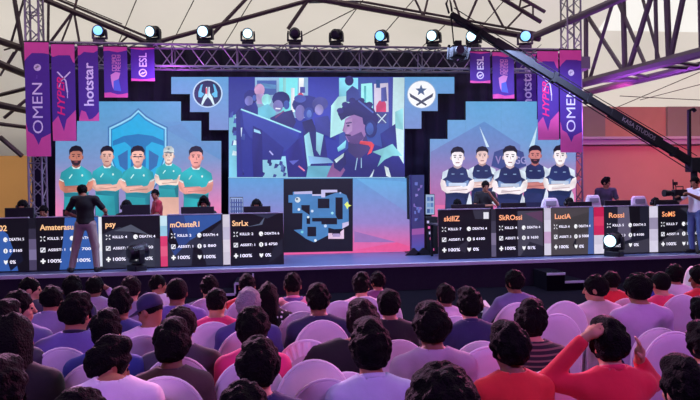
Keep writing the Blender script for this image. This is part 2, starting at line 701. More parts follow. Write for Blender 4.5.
def shirt_mesh(P, sleeve='short', h=.014, hem=-.02):
    """follows the torso a finger's width off the skin; ends at the neckline, the cuffs and the hem"""
    lo, hi = bounds(P)
    F = Field(lo, hi, h)
    torso(F, P, .016)
    for sd in (P.L, P.Rt):
        if sleeve == 'short':
            e = sd['sh'] + (sd['el'] - sd['sh']) * .72
            F.cap(sd['sh'], e, .064, .060, k=.03)
            F2 = sd['el'] - sd['sh']
            F2 = F2 / np.linalg.norm(F2)
            F.ell(e + F2 * .075, (.06, .06, .06), k=0, op='sub')
        else:
            F.cap(sd['sh'], sd['el'], .066, .055, k=.03)
            e = sd['el'] + (sd['wr'] - sd['el']) * .9
            F.cap(sd['el'], e, .055, .042, k=.02)
    F.cut(P.pelvis + V3(0, 0, hem), V3(0, 0, -1))
    F.cap(P.neck + V3(0, .0, .03), P.neck + V3(0, .01, .25), .072, .10, k=0, op='sub')
    return F.mesh('shirt')


def collar_mesh(P, r=.064):
    mb = MB()
    c = P.neck + V3(0, -.002, .012)
    n = 20
    for lvl in range(1):
        prof = []
    rings = []
    for rr, dz in ((r + .012, -.012), (r + .006, .022), (r - .004, .026), (r, -.012)):
        rings.append([(c[0] + rr * math.cos(2 * math.pi * k / n), c[1] + rr * math.sin(2 * math.pi * k / n) * .95, c[2] + dz - .02 * math.sin(2 * math.pi * k / n)) for k in range(n)])
    vs = [p for rg in rings for p in rg]
    fs = []
    for i in range(4):
        j = (i + 1) % 4
        for k in range(n):
            k2 = (k + 1) % n
            fs.append((i * n + k, i * n + k2, j * n + k2, j * n + k))
    mb.add(vs, fs)
    return mb.mesh('collar', None, True)


def trousers_mesh(P, h=.015):
    lo, hi = bounds(P)
    lo[2] = -.02
    F = Field(lo, hi, h)
    F.ell(P.pelvis, (.178, .138, .125), k=.04)
    for sd in (P.L, P.Rt):
        F.cap(sd['hip'], sd['knee'], .100, .074, k=.04)
        e = sd['ankle'] + (sd['knee'] - sd['ankle']) * .03
        F.cap(sd['knee'], e, .072, .060, k=.03)
    F.cut(P.pelvis + V3(0, 0, .075), V3(0, 0, 1))
    for sd in (P.L, P.Rt):
        F.ell(sd['ankle'] - V3(0, 0, .055), (.075, .075, .055), k=0, op='sub')
    return F.mesh('trousers')


def shoe_mesh(P, sd):
    lo = np.minimum(sd['ankle'], sd['toe']) - .1
    hi = np.maximum(sd['ankle'], sd['toe']) + .1
    lo[2] = -.005
    F = Field(lo, hi, .010)
    a, t = sd['ankle'], sd['toe']
    F.cap(a - V3(0, .035, a[2] - .045), t + V3(0, .02, .012), .048, .040, k=.02)
    F.cap(a - V3(0, .02, .03), a - V3(0, .01, .005), .050, .050, k=.02)
    F.cut(V3(0, 0, .002), V3(0, 0, -1))
    return F.mesh('shoe')


def hair_mesh(style, seed=1):
    """in the head's own frame: origin at the head's middle, +y the face"""
    rnd = random.Random(seed)
    lo, hi = [-.2, -.2, -.2], [.2, .2, .24]
    if style == 'long':
        lo = [-.22, -.26, -.55]
    F = Field(lo, hi, .0085)
    thick = dict(short=.009, buzz=.004, curly=.013, afro=.05, long=.012, full=.014, quiff=.010, grey=.010, fringe=.004)[style]
    t = thick
    F.ell((0, -.012, .026), (.079 + t, .097 + t, .098 + t), k=.0)
    if style in ('curly', 'afro', 'full', 'quiff', 'short', 'grey', 'long'):
        n = dict(curly=190, afro=260, full=110, quiff=120, short=70, grey=70, long=40)[style]
        r0 = dict(curly=.0145, afro=.017, full=.016, quiff=.0145, short=.011, grey=.011, long=.014)[style]
        for _ in range(n):
            a, b = rnd.uniform(0, 2 * math.pi), rnd.uniform(-.75, 1)
            c = math.sqrt(max(0, 1 - b * b))
            p = (math.cos(a) * c * (.076 + t), -.012 + math.sin(a) * c * (.094 + t), .026 + b * (.096 + t))
            if p[1] > .05 and p[2] < .045:
                continue
            F.ell(p, (r0 * rnd.uniform(.7, 1.3), r0, r0 * rnd.uniform(.7, 1.2)), k=.014)
    if style in ('quiff', 'full'):
        F.cap((-.035, .05, .115), (.035, .045, .12), .035, .035, k=.03)
        F.cap((0, -.03, .125), (0, .05, .125), .035, .032, k=.03)
    # the face, the ears and the nape stay free
    F.ell((0, .125, -.045), (.080, .080, .095), k=0, op='sub')
    F.ell((0, .10, -.11), (.085, .10, .07), k=0, op='sub')
    for s in (-1, 1):
        F.ell((s * .095, .004, -.018), (.035, .026, .040), k=0, op='sub')
    if style not in ('long', 'afro'):
        for s in (-1, 1):
            F.ell((s * .122, -.045, -.085), (.060, .085, .075), k=.0, op='sub')
            F.ell((s * .106, .0, -.055), (.036, .055, .060), k=0, op='sub')
    if style == 'long':
        for s in (-1, 0, 1):
            F.cap((s * .05, -.075, -.02), (s * .075, -.105, -.27), .060, .055, k=.05)
            F.cap((s * .075, -.105, -.27), (s * .085, -.11, -.43), .055, .028, k=.05)
        for s in (-1, 1):
            F.cap((s * .07, -.02, -.02), (s * .09, -.03, -.22), .035, .035, k=.04)
    else:
        F.cut((0, -.06, -.105 if style != 'buzz' else -.08), (0, .30, -.95))
    return F.mesh('hair')


_hair_cache = {}


def get_hair(style, seed):
    key = (style, seed % 4)
    if key not in _hair_cache:
        _hair_cache[key] = hair_mesh(style, 11 * (seed % 4) + 3)
        _hair_cache[key].materials.append(hair_black)
    return _hair_cache[key]


skin = [mat('skin_light', S(196, 140, 110), .55), mat('skin_mid', S(165, 108, 80), .55), mat('skin_brown', S(128, 80, 58), .55)]
hair_black = mat('hair_black', (.0035, .003, .0035), .7, spec=.12, bump=.9, nscale=90)
hair_dark = mat('hair_dark_brown', (.012, .007, .007), .7, spec=.15, bump=.9, nscale=90)
hair_grey = mat('hair_grey', (.30, .28, .30), .7, spec=.2, bump=.9, nscale=90)
cloth_mats = {}


def cloth(r, g, b, pattern=None, c2=None, scale=30):
    key = (r, g, b, pattern, c2, scale)
    if key in cloth_mats:
        return cloth_mats[key]
    m = mat('cloth_%d' % len(cloth_mats), S(r, g, b), .85, noise=.10, nscale=14, bump=.25, sheen=.15)
    if pattern:
        nt = m.node_tree
        bs = nt.nodes['Principled BSDF']
        tc = nt.nodes.new('ShaderNodeTexCoord')
        mx = nt.nodes.new('ShaderNodeMixRGB')
        mx.inputs['Color1'].default_value = (*S(r, g, b), 1)
        mx.inputs['Color2'].default_value = (*S(*c2), 1)
        if pattern == 'dots':
            vo = nt.nodes.new('ShaderNodeTexVoronoi')
            vo.inputs['Scale'].default_value = scale
            vo.inputs['Randomness'].default_value = 0.3
            lt = nt.nodes.new('ShaderNodeMath')
            lt.operation = 'LESS_THAN'
            lt.inputs[1].default_value = .30
            nt.links.new(tc.outputs['Object'], vo.inputs['Vector'])
            nt.links.new(vo.outputs['Distance'], lt.inputs[0])
            nt.links.new(lt.outputs[0], mx.inputs['Fac'])
        else:
            wv = nt.nodes.new('ShaderNodeTexWave')
            wv.bands_direction = 'Z' if pattern == 'hoops' else 'X'
            wv.inputs['Scale'].default_value = scale
            gt = nt.nodes.new('ShaderNodeMath')
            gt.operation = 'GREATER_THAN'
            gt.inputs[1].default_value = .72
            nt.links.new(tc.outputs['Object'], wv.inputs['Vector'])
            nt.links.new(wv.outputs['Fac'], gt.inputs[0])
            nt.links.new(gt.outputs[0], mx.inputs['Fac'])
        nt.links.new(mx.outputs['Color'], bs.inputs['Base Color'])
    cloth_mats[key] = m
    return m


def obj_mat(o, m):
    if not o.data.materials:
        o.data.materials.append(m)
    o.material_slots[0].link = 'OBJECT'
    o.material_slots[0].material = m


_pose_cache = {}
_misc_cache = {}


def person(label, loc, P, pose_key, s=1.0, rz=0.0, shirt=None, sleeve='short', trousers=None, hair='short', hair_m=None, hs=1.0, seed=0, sk=1,
           collar=None, group=None, hem=-.02, shoes=None, eyes=False, broad=1.0):
    if pose_key not in _pose_cache:
        _pose_cache[pose_key] = body_mesh(P)
        _pose_cache[pose_key].materials.append(skin[1])
    t = thing('person', label, 'person', loc, rz, group)
    t.scale = (s * broad, s, s)
    b = link_mesh('body', _pose_cache[pose_key], None, t)
    obj_mat(b, skin[sk])

    def part(name, key, fn, m):
        if key not in _misc_cache:
            _misc_cache[key] = fn()
            _misc_cache[key].materials.append(m)
        o = link_mesh(name, _misc_cache[key], None, t)
        obj_mat(o, m)
        return o
    if shirt is not None:
        part('shirt', (pose_key if 'arms' in pose_key else P.kind, 'shirt', sleeve, hem), lambda: shirt_mesh(P, sleeve, hem=hem), shirt)
    if collar is not None:
        part('collar', (P.kind if 'arms' not in pose_key else pose_key, 'collar'), lambda: collar_mesh(P), collar)
    part('trousers', (P.kind if 'arms' not in pose_key else pose_key, 'trousers'), lambda: trousers_mesh(P), trousers or cloth(38, 40, 60))
    for nm, sd in (('l', P.L), ('r', P.Rt)):
        part('shoe', (P.kind if 'arms' not in pose_key else pose_key, 'shoe', nm), lambda: shoe_mesh(P, sd), shoes or mat('shoe_leather', (.02, .018, .016), .5))
    if hair:
        o = link_mesh('hair', get_hair(hair, seed), None, t)
        M = Matrix(P.HR.tolist()).to_4x4()
        M.translation = Vector(P.head)
        o.matrix_local = M @ Matrix.Diagonal((hs, hs, hs, 1))
        obj_mat(o, hair_m or hair_black)
    if eyes:
        if 'eye' not in _misc_cache:
            _misc_cache['eye'] = MB().lathe([(.0005, -.0118), (.006, -.010), (.0105, -.005), (.0118, 0), (.0105, .005), (.006, .010), (.0005, .0118)], n=10).mesh('eye', mat('eye_dark', (.02, .015, .012), .2), True)
        for sx in (-1, 1):
            e = link_mesh('eye', _misc_cache['eye'], None, t)
            e.location = Vector(P.head + P.HR @ V3(sx * .03, .0805, -.002))
    return t
# ------------------------------------------------------------------ the hall
ZS = 0.55                      # stage height
YF = 12.15                     # stage front
YSC = 14.6                     # plane of the LED walls


def proj(p):
    d = Vector(p) - Vector((0, 0, HC))
    k = d.dot(_f)
    return 350 + FPX * d.dot(_R) / k, 200 - FPX * d.dot(_U) / k


m_carpet = mat('carpet', (.0055, .0042, .0085), .95, spec=.05, noise=.35, nscale=60)
MB().box((3, 6, -.05), (40, 34, .1)).build('floor', m_carpet)['kind'] = 'structure'


def cloth_roof(name, col, back=.25):
    m = bpy.data.materials.new(name)
    m.use_nodes = True
    nt = m.node_tree
    nt.nodes.clear()
    out = nt.nodes.new('ShaderNodeOutputMaterial')
    tr = nt.nodes.new('ShaderNodeBsdfTranslucent')
    df = nt.nodes.new('ShaderNodeBsdfDiffuse')
    mx = nt.nodes.new('ShaderNodeMixShader')
    mx.inputs['Fac'].default_value = back
    tc = nt.nodes.new('ShaderNodeTexCoord')
    nz = nt.nodes.new('ShaderNodeTexNoise')
    nz.inputs['Scale'].default_value = .35
    nz.inputs['Detail'].default_value = 4
    rp = nt.nodes.new('ShaderNodeMixRGB')
    rp.inputs['Color1'].default_value = (*[c * .86 for c in col], 1)
    rp.inputs['Color2'].default_value = (*[min(1, c * 1.1) for c in col], 1)
    nt.links.new(tc.outputs['Object'], nz.inputs['Vector'])
    nt.links.new(nz.outputs['Fac'], rp.inputs['Fac'])
    for s in (tr, df):
        nt.links.new(rp.outputs['Color'], s.inputs['Color'])
    nt.links.new(tr.outputs[0], mx.inputs[1])
    nt.links.new(df.outputs[0], mx.inputs[2])
    nt.links.new(mx.outputs[0], out.inputs['Surface'])
    return m


m_roof = cloth_roof('tent_cloth', (.84, .80, .74))
m_roof2 = cloth_roof('tent_cloth_clear', (1.0, 1.0, 1.0), .05)
EZ, EY, SL = 5.0, 21.5, 0.48   # eave height, eave depth, slope
RY = 6.0                       # ridge


def roof_z(y):
    return EZ + (EY - y) * SL


def roof_pt(px, py, below=.0):
    d = at(px, py, 10.0) - Vector((0, 0, HC))
    t = (EZ + EY * SL - below - HC) / (d.z + SL * d.y)
    return Vector((0, 0, HC)) + d * t


def roof_panel(name, x0, x1, y0, y1, m):
    # a sagging sheet of tent cloth with thickness
    nx, ny = 12, 8
    mb = MB()
    for lift in (0, .03):
        base = len(mb.v)
        for j in range(ny + 1):
            for i in range(nx + 1):
                y = y0 + (y1 - y0) * j / ny
                x = x0 + (x1 - x0) * i / nx
                mb.v.append(Vector((x, y, roof_z(y) + lift)))
        for j in range(ny):
            for i in range(nx):
                a = base + j * (nx + 1) + i
                mb.f.append((a, a + 1, a + nx + 2, a + nx + 1))
        break
    o = mb.build(name, m)
    o['kind'] = 'structure'
    return o


XS = 9.9                       # where the clear sheets begin
roof_panel('ceiling', -16, XS, RY, EY, m_roof)
roof_panel('ceiling_clear_sheet', XS, 17.5, RY, 17.6, m_roof2)
roof_panel('ceiling_valance', XS, 24, 17.6, EY, m_roof)
roof_panel('ceiling_end', 17.5, 24, RY, 17.6, m_roof)
mb = MB()
zr = roof_z(RY)
mb.add([(-16, RY, zr), (24, RY, zr), (24, -9, 7.0), (-16, -9, 7.0)], [(0, 1, 2, 3)])
mb.build('ceiling_rear', mat('tent_cloth_blackout', (.06, .055, .06), .9))['kind'] = 'structure'

m_tan = mat('wall_tan', S(226, 176, 108), .9, noise=.06, nscale=1.2)
m_tan2 = mat('wall_brick_tone', S(196, 150, 128), .9, noise=.10, nscale=2.5)
m_grey = mat('wall_grey', S(150, 142, 130), .9, noise=.06, nscale=2)
YW = 21.0
wl = MB().box((-4.0, YW + .1, 1.69), (20, .2, 3.38)).build('wall_back', m_tan)
wl['kind'] = 'structure'
mb = MB()
mb.add([(-14, YW + .1, 3.36), (-4.5, YW + .1, 3.36), (-4.5, 18.3, roof_z(18.3) - .03), (-14, 18.3, roof_z(18.3) - .03)], [(0, 1, 2, 3)])
mb.build('ceiling_skirt', cloth_roof('tent_cloth_skirt', (.98, .97, .94)))['kind'] = 'structure'
x0 = at(560, 140, YW).x
wr = MB().box(((x0 + 24) / 2, YW - .4, 1.9), (24 - x0, .2, 3.8)).build('wall_right', mat('wall_salmon', S(228, 170, 150), .9, noise=.05, nscale=1.5))
wr['kind'] = 'structure'
tr = MB().box(((x0 + 24) / 2, YW - .6, 3.80), (24 - x0, .45, .10)).box(((x0 + 24) / 2, YW - .58, 3.66), (24 - x0, .32, .18))
tr.build('trim_1', mat('cornice', S(205, 190, 205), .8), bevel=.015)['kind'] = 'structure'
for nm, pa, pb, m in (('wall_upper_pier', 560, 602, m_grey), ('wall_upper', 602, 664, m_tan2), ('wall_upper_end', 664, 760, m_grey)):
    a, b = at(pa, 120, YW).x, at(pb, 120, YW).x
    dy = 0 if nm == 'wall_upper' else -.12
    MB().box(((a + b) / 2, YW + dy, 4.38), (b - a, .2, 1.24)).build(nm, m)['kind'] = 'structure'
m_dim = mat('wall_dim', (.10, .085, .07), .9)
MB().box((-14.5, 6, 3.5), (.2, 32, 9.0)).build('wall_left', m_dim)['kind'] = 'structure'
MB().box((23.5, 6, 4.5), (.2, 32, 11.0)).build('wall_far_right', m_dim)['kind'] = 'structure'
MB().box((4, -9, 3.5), (38, .2, 7.0)).build('wall_rear', m_dim)['kind'] = 'structure'

# seams of the tent cloth, cords just under it
m_seam = mat('seam_cord', S(74, 62, 66), .8)
seams = [((196, -4), (171, 45)), ((254, -4), (221, 50)), ((357, 8), (276, 49)), ((363, 0), (338, 34)), ((416, -3), (380, 38)), ((452, 18), (414, 55)),
         ((138, -4), (119, 42)), ((508, -4), (470, 40)), ((60, -2), (122, 24)), ((592, 118), (700, 72)), ((640, 100), (702, 84)), ((620, 96), (700, 100)),
         ((600, 104), (664, 122))]
for i, (a, b) in enumerate(seams):
    MB().tube([roof_pt(*a, below=.04), roof_pt(*b, below=.04)], .014, 6).build('trim_seam', m_seam)['kind'] = 'structure'

# ------------------------------------------------------------------ steel trusses of the tent
m_steel = mat('roof_steel', S(92, 80, 80), .55, metal=.25, noise=.12, nscale=6)
m_steel2 = mat('roof_steel_pale', S(116, 104, 116), .5, metal=.25, noise=.10, nscale=5)


def bar(mb, a, b, r, sides=6):
    mb.tube([a, b], r, sides)


def extend(a, b, k0, k1):
    return a + (a - b) * k0, b + (b - a) * k1


t = thing('roof_truss', 'dark open steel roof truss zigzagging behind the stage lighting bridge', 'truss', (0, 16.4, 0))
YT = 16.4
for a, b, w in (((36, -4), (162, 49), .075), ((147, 45), (318, -2), .06), ((300, -4), (342, 3.5), .075), ((340, 3), (540, 39), .085), ((496, -5), (541, 22), .06), ((516, -5), (545, 12), .05)):
    m = MB()
    bar(m, at(*a, YT), at(*b, YT), w)
    if w > .07:
        bar(m, at(a[0] + 2, a[1] - 5, YT + .3), at(b[0] + 2, b[1] - 5, YT + .3), .035)
    m.build('chord', m_steel, t, world=True)
for a, b, w in (((72, 13), (49, 44), .035), ((72.5, 14), (60, 46), .025), ((74, 12), (80, 46), .03), ((77.5, -3), (74, 11), .03), ((48.6, -3), (48, 44), .035),
                ((248, -3), (212, 35), .05), ((310, -3), (288, 29), .055), ((414, -3), (423, 16), .03), ((428, -2), (424, 15), .03), ((453, -3), (462, 23), .03),
                ((478, -3), (467, 22), .035), ((487, -3), (504, 28), .03), ((131, 33), (117, 46), .025), ((524, 10), (505, 30), .03), ((505, 0), (521, -2), .03), ((521, -1), (519, 9), .03), ((519, 9), (533, 4), .03), ((533, 4), (533, 17), .03)):
    MB().tube([at(*a, YT), at(*b, YT)], w, 6).build('web_bar', m_steel, t, world=True)

t = thing('roof_truss', 'grey steel trusses stepping up over the tan back wall', 'truss', (-6.5, 16, 0))
for (ya, yb, w) in ((41, 50.5, .085), (64, 75.5, .085), (105, 111, .085), (124, 127.5, .05), (95, 88, .05)):
    b = at(28, yb, 16)
    a = at(0, ya, z=b.z) if ya < yb else at(0, ya, 16.5)
    a, b = extend(a, b, .35, .25)
    MB().tube([a, b], w, 6).build('chord', m_steel, t, world=True)
for a, b, w in (((14, -3), (26, 70), .055), ((24.5, -3), (11, 43), .03), ((4, 50), (18, 46), .02), ((17, 50), (7, 66), .03), ((0, 137), (22, 156), .06), ((0, 76), (14, 52), .025), ((4, 118), (26, 100), .04)):
    MB().tube([at(*a, 15.7), at(*b, 15.7)], w, 6).build('web_bar', m_steel, t, world=True)


def on_line(P0, P1, px):
    lo, hi = -.5, 2.2
    for _ in range(40):
        mid = (lo + hi) / 2
        if proj(P0 + (P1 - P0) * mid)[0] < px:
            lo = mid
        else:
            hi = mid
    return P0 + (P1 - P0) * lo


t = thing('roof_truss', 'large pale steel box truss running forward above the cameraman', 'truss', (8.8, 13, 0))
L0, L1 = at(576, 85, 16.2), at(700, 45.5, 12.2)
L1.z = L0.z
T0, T1 = at(576, 18.5, 16.2), at(652, 0, 13.3)
T1.z = T0.z
M0, M1 = L0 + Vector((1.0, 0, -.05)), L1 + Vector((1.0, 0, -.05))
N0, N1 = at(530, 38, 16.4), at(616, 0.5, 13.4)
for (a, b), w, k in (((L0, L1), .125, .03), ((T0, T1), .10, .03), ((M0, M1), .10, .24), ((N0, N1), .10, .03)):
    a, b = extend(a, b, k, .5)
    MB().tube([a, b], w, 8).build('chord', m_steel2, t, world=True)
for tx, bx, w in ((586, 586, .07), (623, 625, .075), (666, 669, .075), (655, 657, .05), (700, 702, .07), (586, 624, .055), (613, 589, .05), (617, 646, .05), (656, 628, .07), (690, 670, .065), (697, 720, .05), (640, 660, .04)):
    MB().tube([on_line(T0, T1, tx), on_line(L0, L1, bx)], w, 6).build('web_bar', m_steel2, t, world=True)
for a, b, w in ((590, 640, .05), (625, 650, .045), (650, 690, .05), (668, 700, .045), (611, 640, .04)):
    MB().tube([on_line(L0, L1, a), on_line(M0, M1, b)], w, 6).build('cross_bar', m_steel2, t, world=True)
for a, b, w in ((560, 590, .05), (590, 604, .045), (604, 640, .045)):
    MB().tube([on_line(N0, N1, a), on_line(T0, T1, b)], w, 6).build('cross_bar', m_steel2, t, world=True)

# ------------------------------------------------------------------ the stage
m_deck = mat('deck_paint', S(96, 104, 146), .42, noise=.06, nscale=3)
m_skirt = mat('skirt_black', (.034, .028, .046), .95, spec=.1, noise=.25, nscale=40)
m_white_edge = mat('edge_white', S(225, 225, 240), .5)
st = thing('stage_platform', 'long low black-skirted stage with grey deck in front of the seats', 'stage', (2, 12.15, 0))
MB().box((2.0, 14.4, ZS - .03), (18.5, 4.5, .06)).build('deck', m_deck, st, world=True)
mb = MB()
n = 240
for i in range(n + 1):
    x = -7.2 + 18.4 * i / n
    y = YF + .02 + .012 * math.sin(i * .9)
    mb.v += [Vector((x, y, 0.0)), Vector((x, y, ZS - .07)), Vector((x, y + .03, ZS - .07)), Vector((x, y + .03, 0))]
for i in range(n):
    a = i * 4
    for k in range(4):
        k2 = (k + 1) % 4
        mb.f.append((a + k, a + k2, a + 4 + k2, a + 4 + k))
mb.build('front_skirt', m_skirt, st, world=True)
MB().box((2.0, YF + .01, ZS - .035), (18.5, .05, .075)).build('edge_strip', m_white_edge, st, world=True, bevel=.008)
for xs in (-7.2, 11.2):
    MB().box((xs, 14.4, ZS / 2 - .04), (.04, 4.4, ZS - .09)).build('side_skirt', m_skirt, st, world=True)


def stair(label, xs, zs, loc):
    t = thing('stage_steps', label, 'steps', loc)
    for (xa, xb), z in zip(xs, zs):
        MB().box(((xa + xb) / 2, YF - .36, z / 2), (xb - xa, .62, z)).build('step', m_carpet, t, world=True)
    for (xa, xb), z in zip(xs, zs):
        MB().box(((xa + xb) / 2, YF - .36, z + .012), (xb - xa, .64, .024)).build('tread', m_carpet, t, world=True)
        MB().box(((xa + xb) / 2, YF - .69, z - .005), (xb - xa, .025, .045)).build('white_nosing', m_white_edge, t, world=True)
    return t


yb = YF - .69
xa, xb, xc = at(217, 287, yb).x, at(235, 287, yb).x, at(253, 275, yb).x
t = stair('two black steps with white edges below the desk nearest the map screen', [(xa, xb), (xb, xc)], [.16, .36], (xb, YF - .36, 0))
MB().box((xb, YF - .69, .26), (.03, .026, .19)).build('white_riser_edge', m_white_edge, t, world=True)
MB().box((xc, YF - .69, .45), (.03, .026, .17)).build('white_riser_edge', m_white_edge, t, world=True)
xa, xb, xc = at(547, 268, yb).x, at(565, 268, yb).x, at(584, 277, yb).x
stair('two black steps with white edges below the desks facing the salmon wall', [(xa, xb), (xb, xc)], [.34, .17], (xb, YF - .36, 0))
p = at(624, 304, z=.03)
tag(MB().box((p.x, p.y, .03), (.24, .06, .06)).build('floor_light_bar', mat('bar_light', (.8, .8, .9), .4, emit=S(235, 235, 255), es=.9)), 'short white light bar lying on the floor ahead of the seats', 'light')

# black drape behind everything on the stage
m_drape = mat('drape_navy', (.012, .009, .035), .9, noise=.2, nscale=3)
zt = at(300, 50, 15.6).z
mb = MB()
xa, xb = at(30, 100, 15.6).x, at(566, 100, 15.6).x
n = 260
for i in range(n + 1):
    x = xa + (xb - xa) * i / n
    y = 15.6 + .06 * math.sin(i * .75) + .02 * math.sin(i * 1.9)
    mb.v += [Vector((x, y, ZS)), Vector((x, y, zt)), Vector((x, y + .02, zt)), Vector((x, y + .02, ZS))]
for i in range(n):
    a = i * 4
    for k in range(4):
        k2 = (k + 1) % 4
        mb.f.append((a + k, a + k2, a + 4 + k2, a + 4 + k))
tag(mb.build('stage_drape', m_drape, smooth=True), 'dark navy drape hanging behind the LED walls', 'curtain')

# ------------------------------------------------------------------ lighting bridge and its two towers
m_alu = mat('truss_aluminium', S(150, 146, 158), .4, metal=.5)


def box_truss(name, label, A, B, w, bays, m=None, h=None):
    A, B = Vector(A), Vector(B)
    h = h or w
    ax = (B - A).normalized()
    up = Vector((0, 0, 1)) if abs(ax.z) < .9 else Vector((0, 1, 0))
    sd = ax.cross(up).normalized()
    up = sd.cross(ax).normalized()
    t = thing(name, label, 'truss', (A + B) / 2 if abs(ax.z) < .9 else A)
    cs = [(sd * sx * w / 2 + up * sz * h / 2) for sx, sz in ((-1, -1), (1, -1), (1, 1), (-1, 1))]
    for c in cs:
        MB().tube([A + c, B + c], .025, 8).build('chord', m or m_alu, t, world=True)
    mb = MB()
    for i in range(bays):
        p0, p1 = A + (B - A) * (i / bays), A + (B - A) * ((i + 1) / bays)
        for k in range(4):
            a, b = cs[k], cs[(k + 1) % 4]
            if i % 2:
                a, b = b, a
            mb.tube([p0 + a, p1 + b], .014, 5)
        if i % 4 == 0:
            for k in range(4):
                mb.tube([p0 + cs[k], p0 + cs[(k + 1) % 4]], .014, 5)
    mb.build('lattice', m or m_alu, t, world=True)
    return t


YTR = 14.15
ztop, zbot = at(300, 48, YTR).z, at(300, 69, YTR).z
xl, xr = at(36, 56, YTR).x, at(566, 56, YTR).x
TRZ, TRH = (ztop + zbot) / 2, ztop - zbot
lt = box_truss('lighting_truss', 'long silver box truss carrying the spotlights over the LED walls', (xl + .1, YTR, TRZ), (xr - .1, YTR, TRZ), .42, 34, h=TRH)
MB().box((at(571.5, 58, 15.0).x - .05, 14.55, TRZ), (.30, .62, .30)).build('corner_block', m_alu, lt, world=True)
pl, pr = at(36.0, 100, 14.4), at(571.5, 100, 15.0)
box_truss('truss_tower', 'upright silver truss tower behind the tall banner next to the tan wall', (pl.x, 14.4, ZS + .002), (pl.x, 14.4, roof_z(14.4) - .6), .28, 26)
box_truss('truss_tower', 'upright truss tower behind the tall banner next to the salmon wall', (pr.x, 15.0, ZS + .002), (pr.x, 15.0, roof_z(15.0) - .6), .36, 24)
# ------------------------------------------------------------------ LED walls
m_black = mat('black_plastic', (.012, .012, .014), .5)
m_matte = mat('black_matte', (.010, .010, .012), .85)
m_screen = screen_mat('led_picture', 1.0)


def lerp(a, b, t):
    t = max(0, min(1, t))
    return tuple(a[i] + (b[i] - a[i]) * t for i in range(3))


def px_slab(poly, Y0, Y1):
    mb = MB()
    mb.slab([(at(x, y, Y0).x, max(ZS + .004, at(x, y, Y0).z)) for x, y in poly], Y0, Y1)
    return mb


def px_poly_step(mb, poly, Y):
    pass


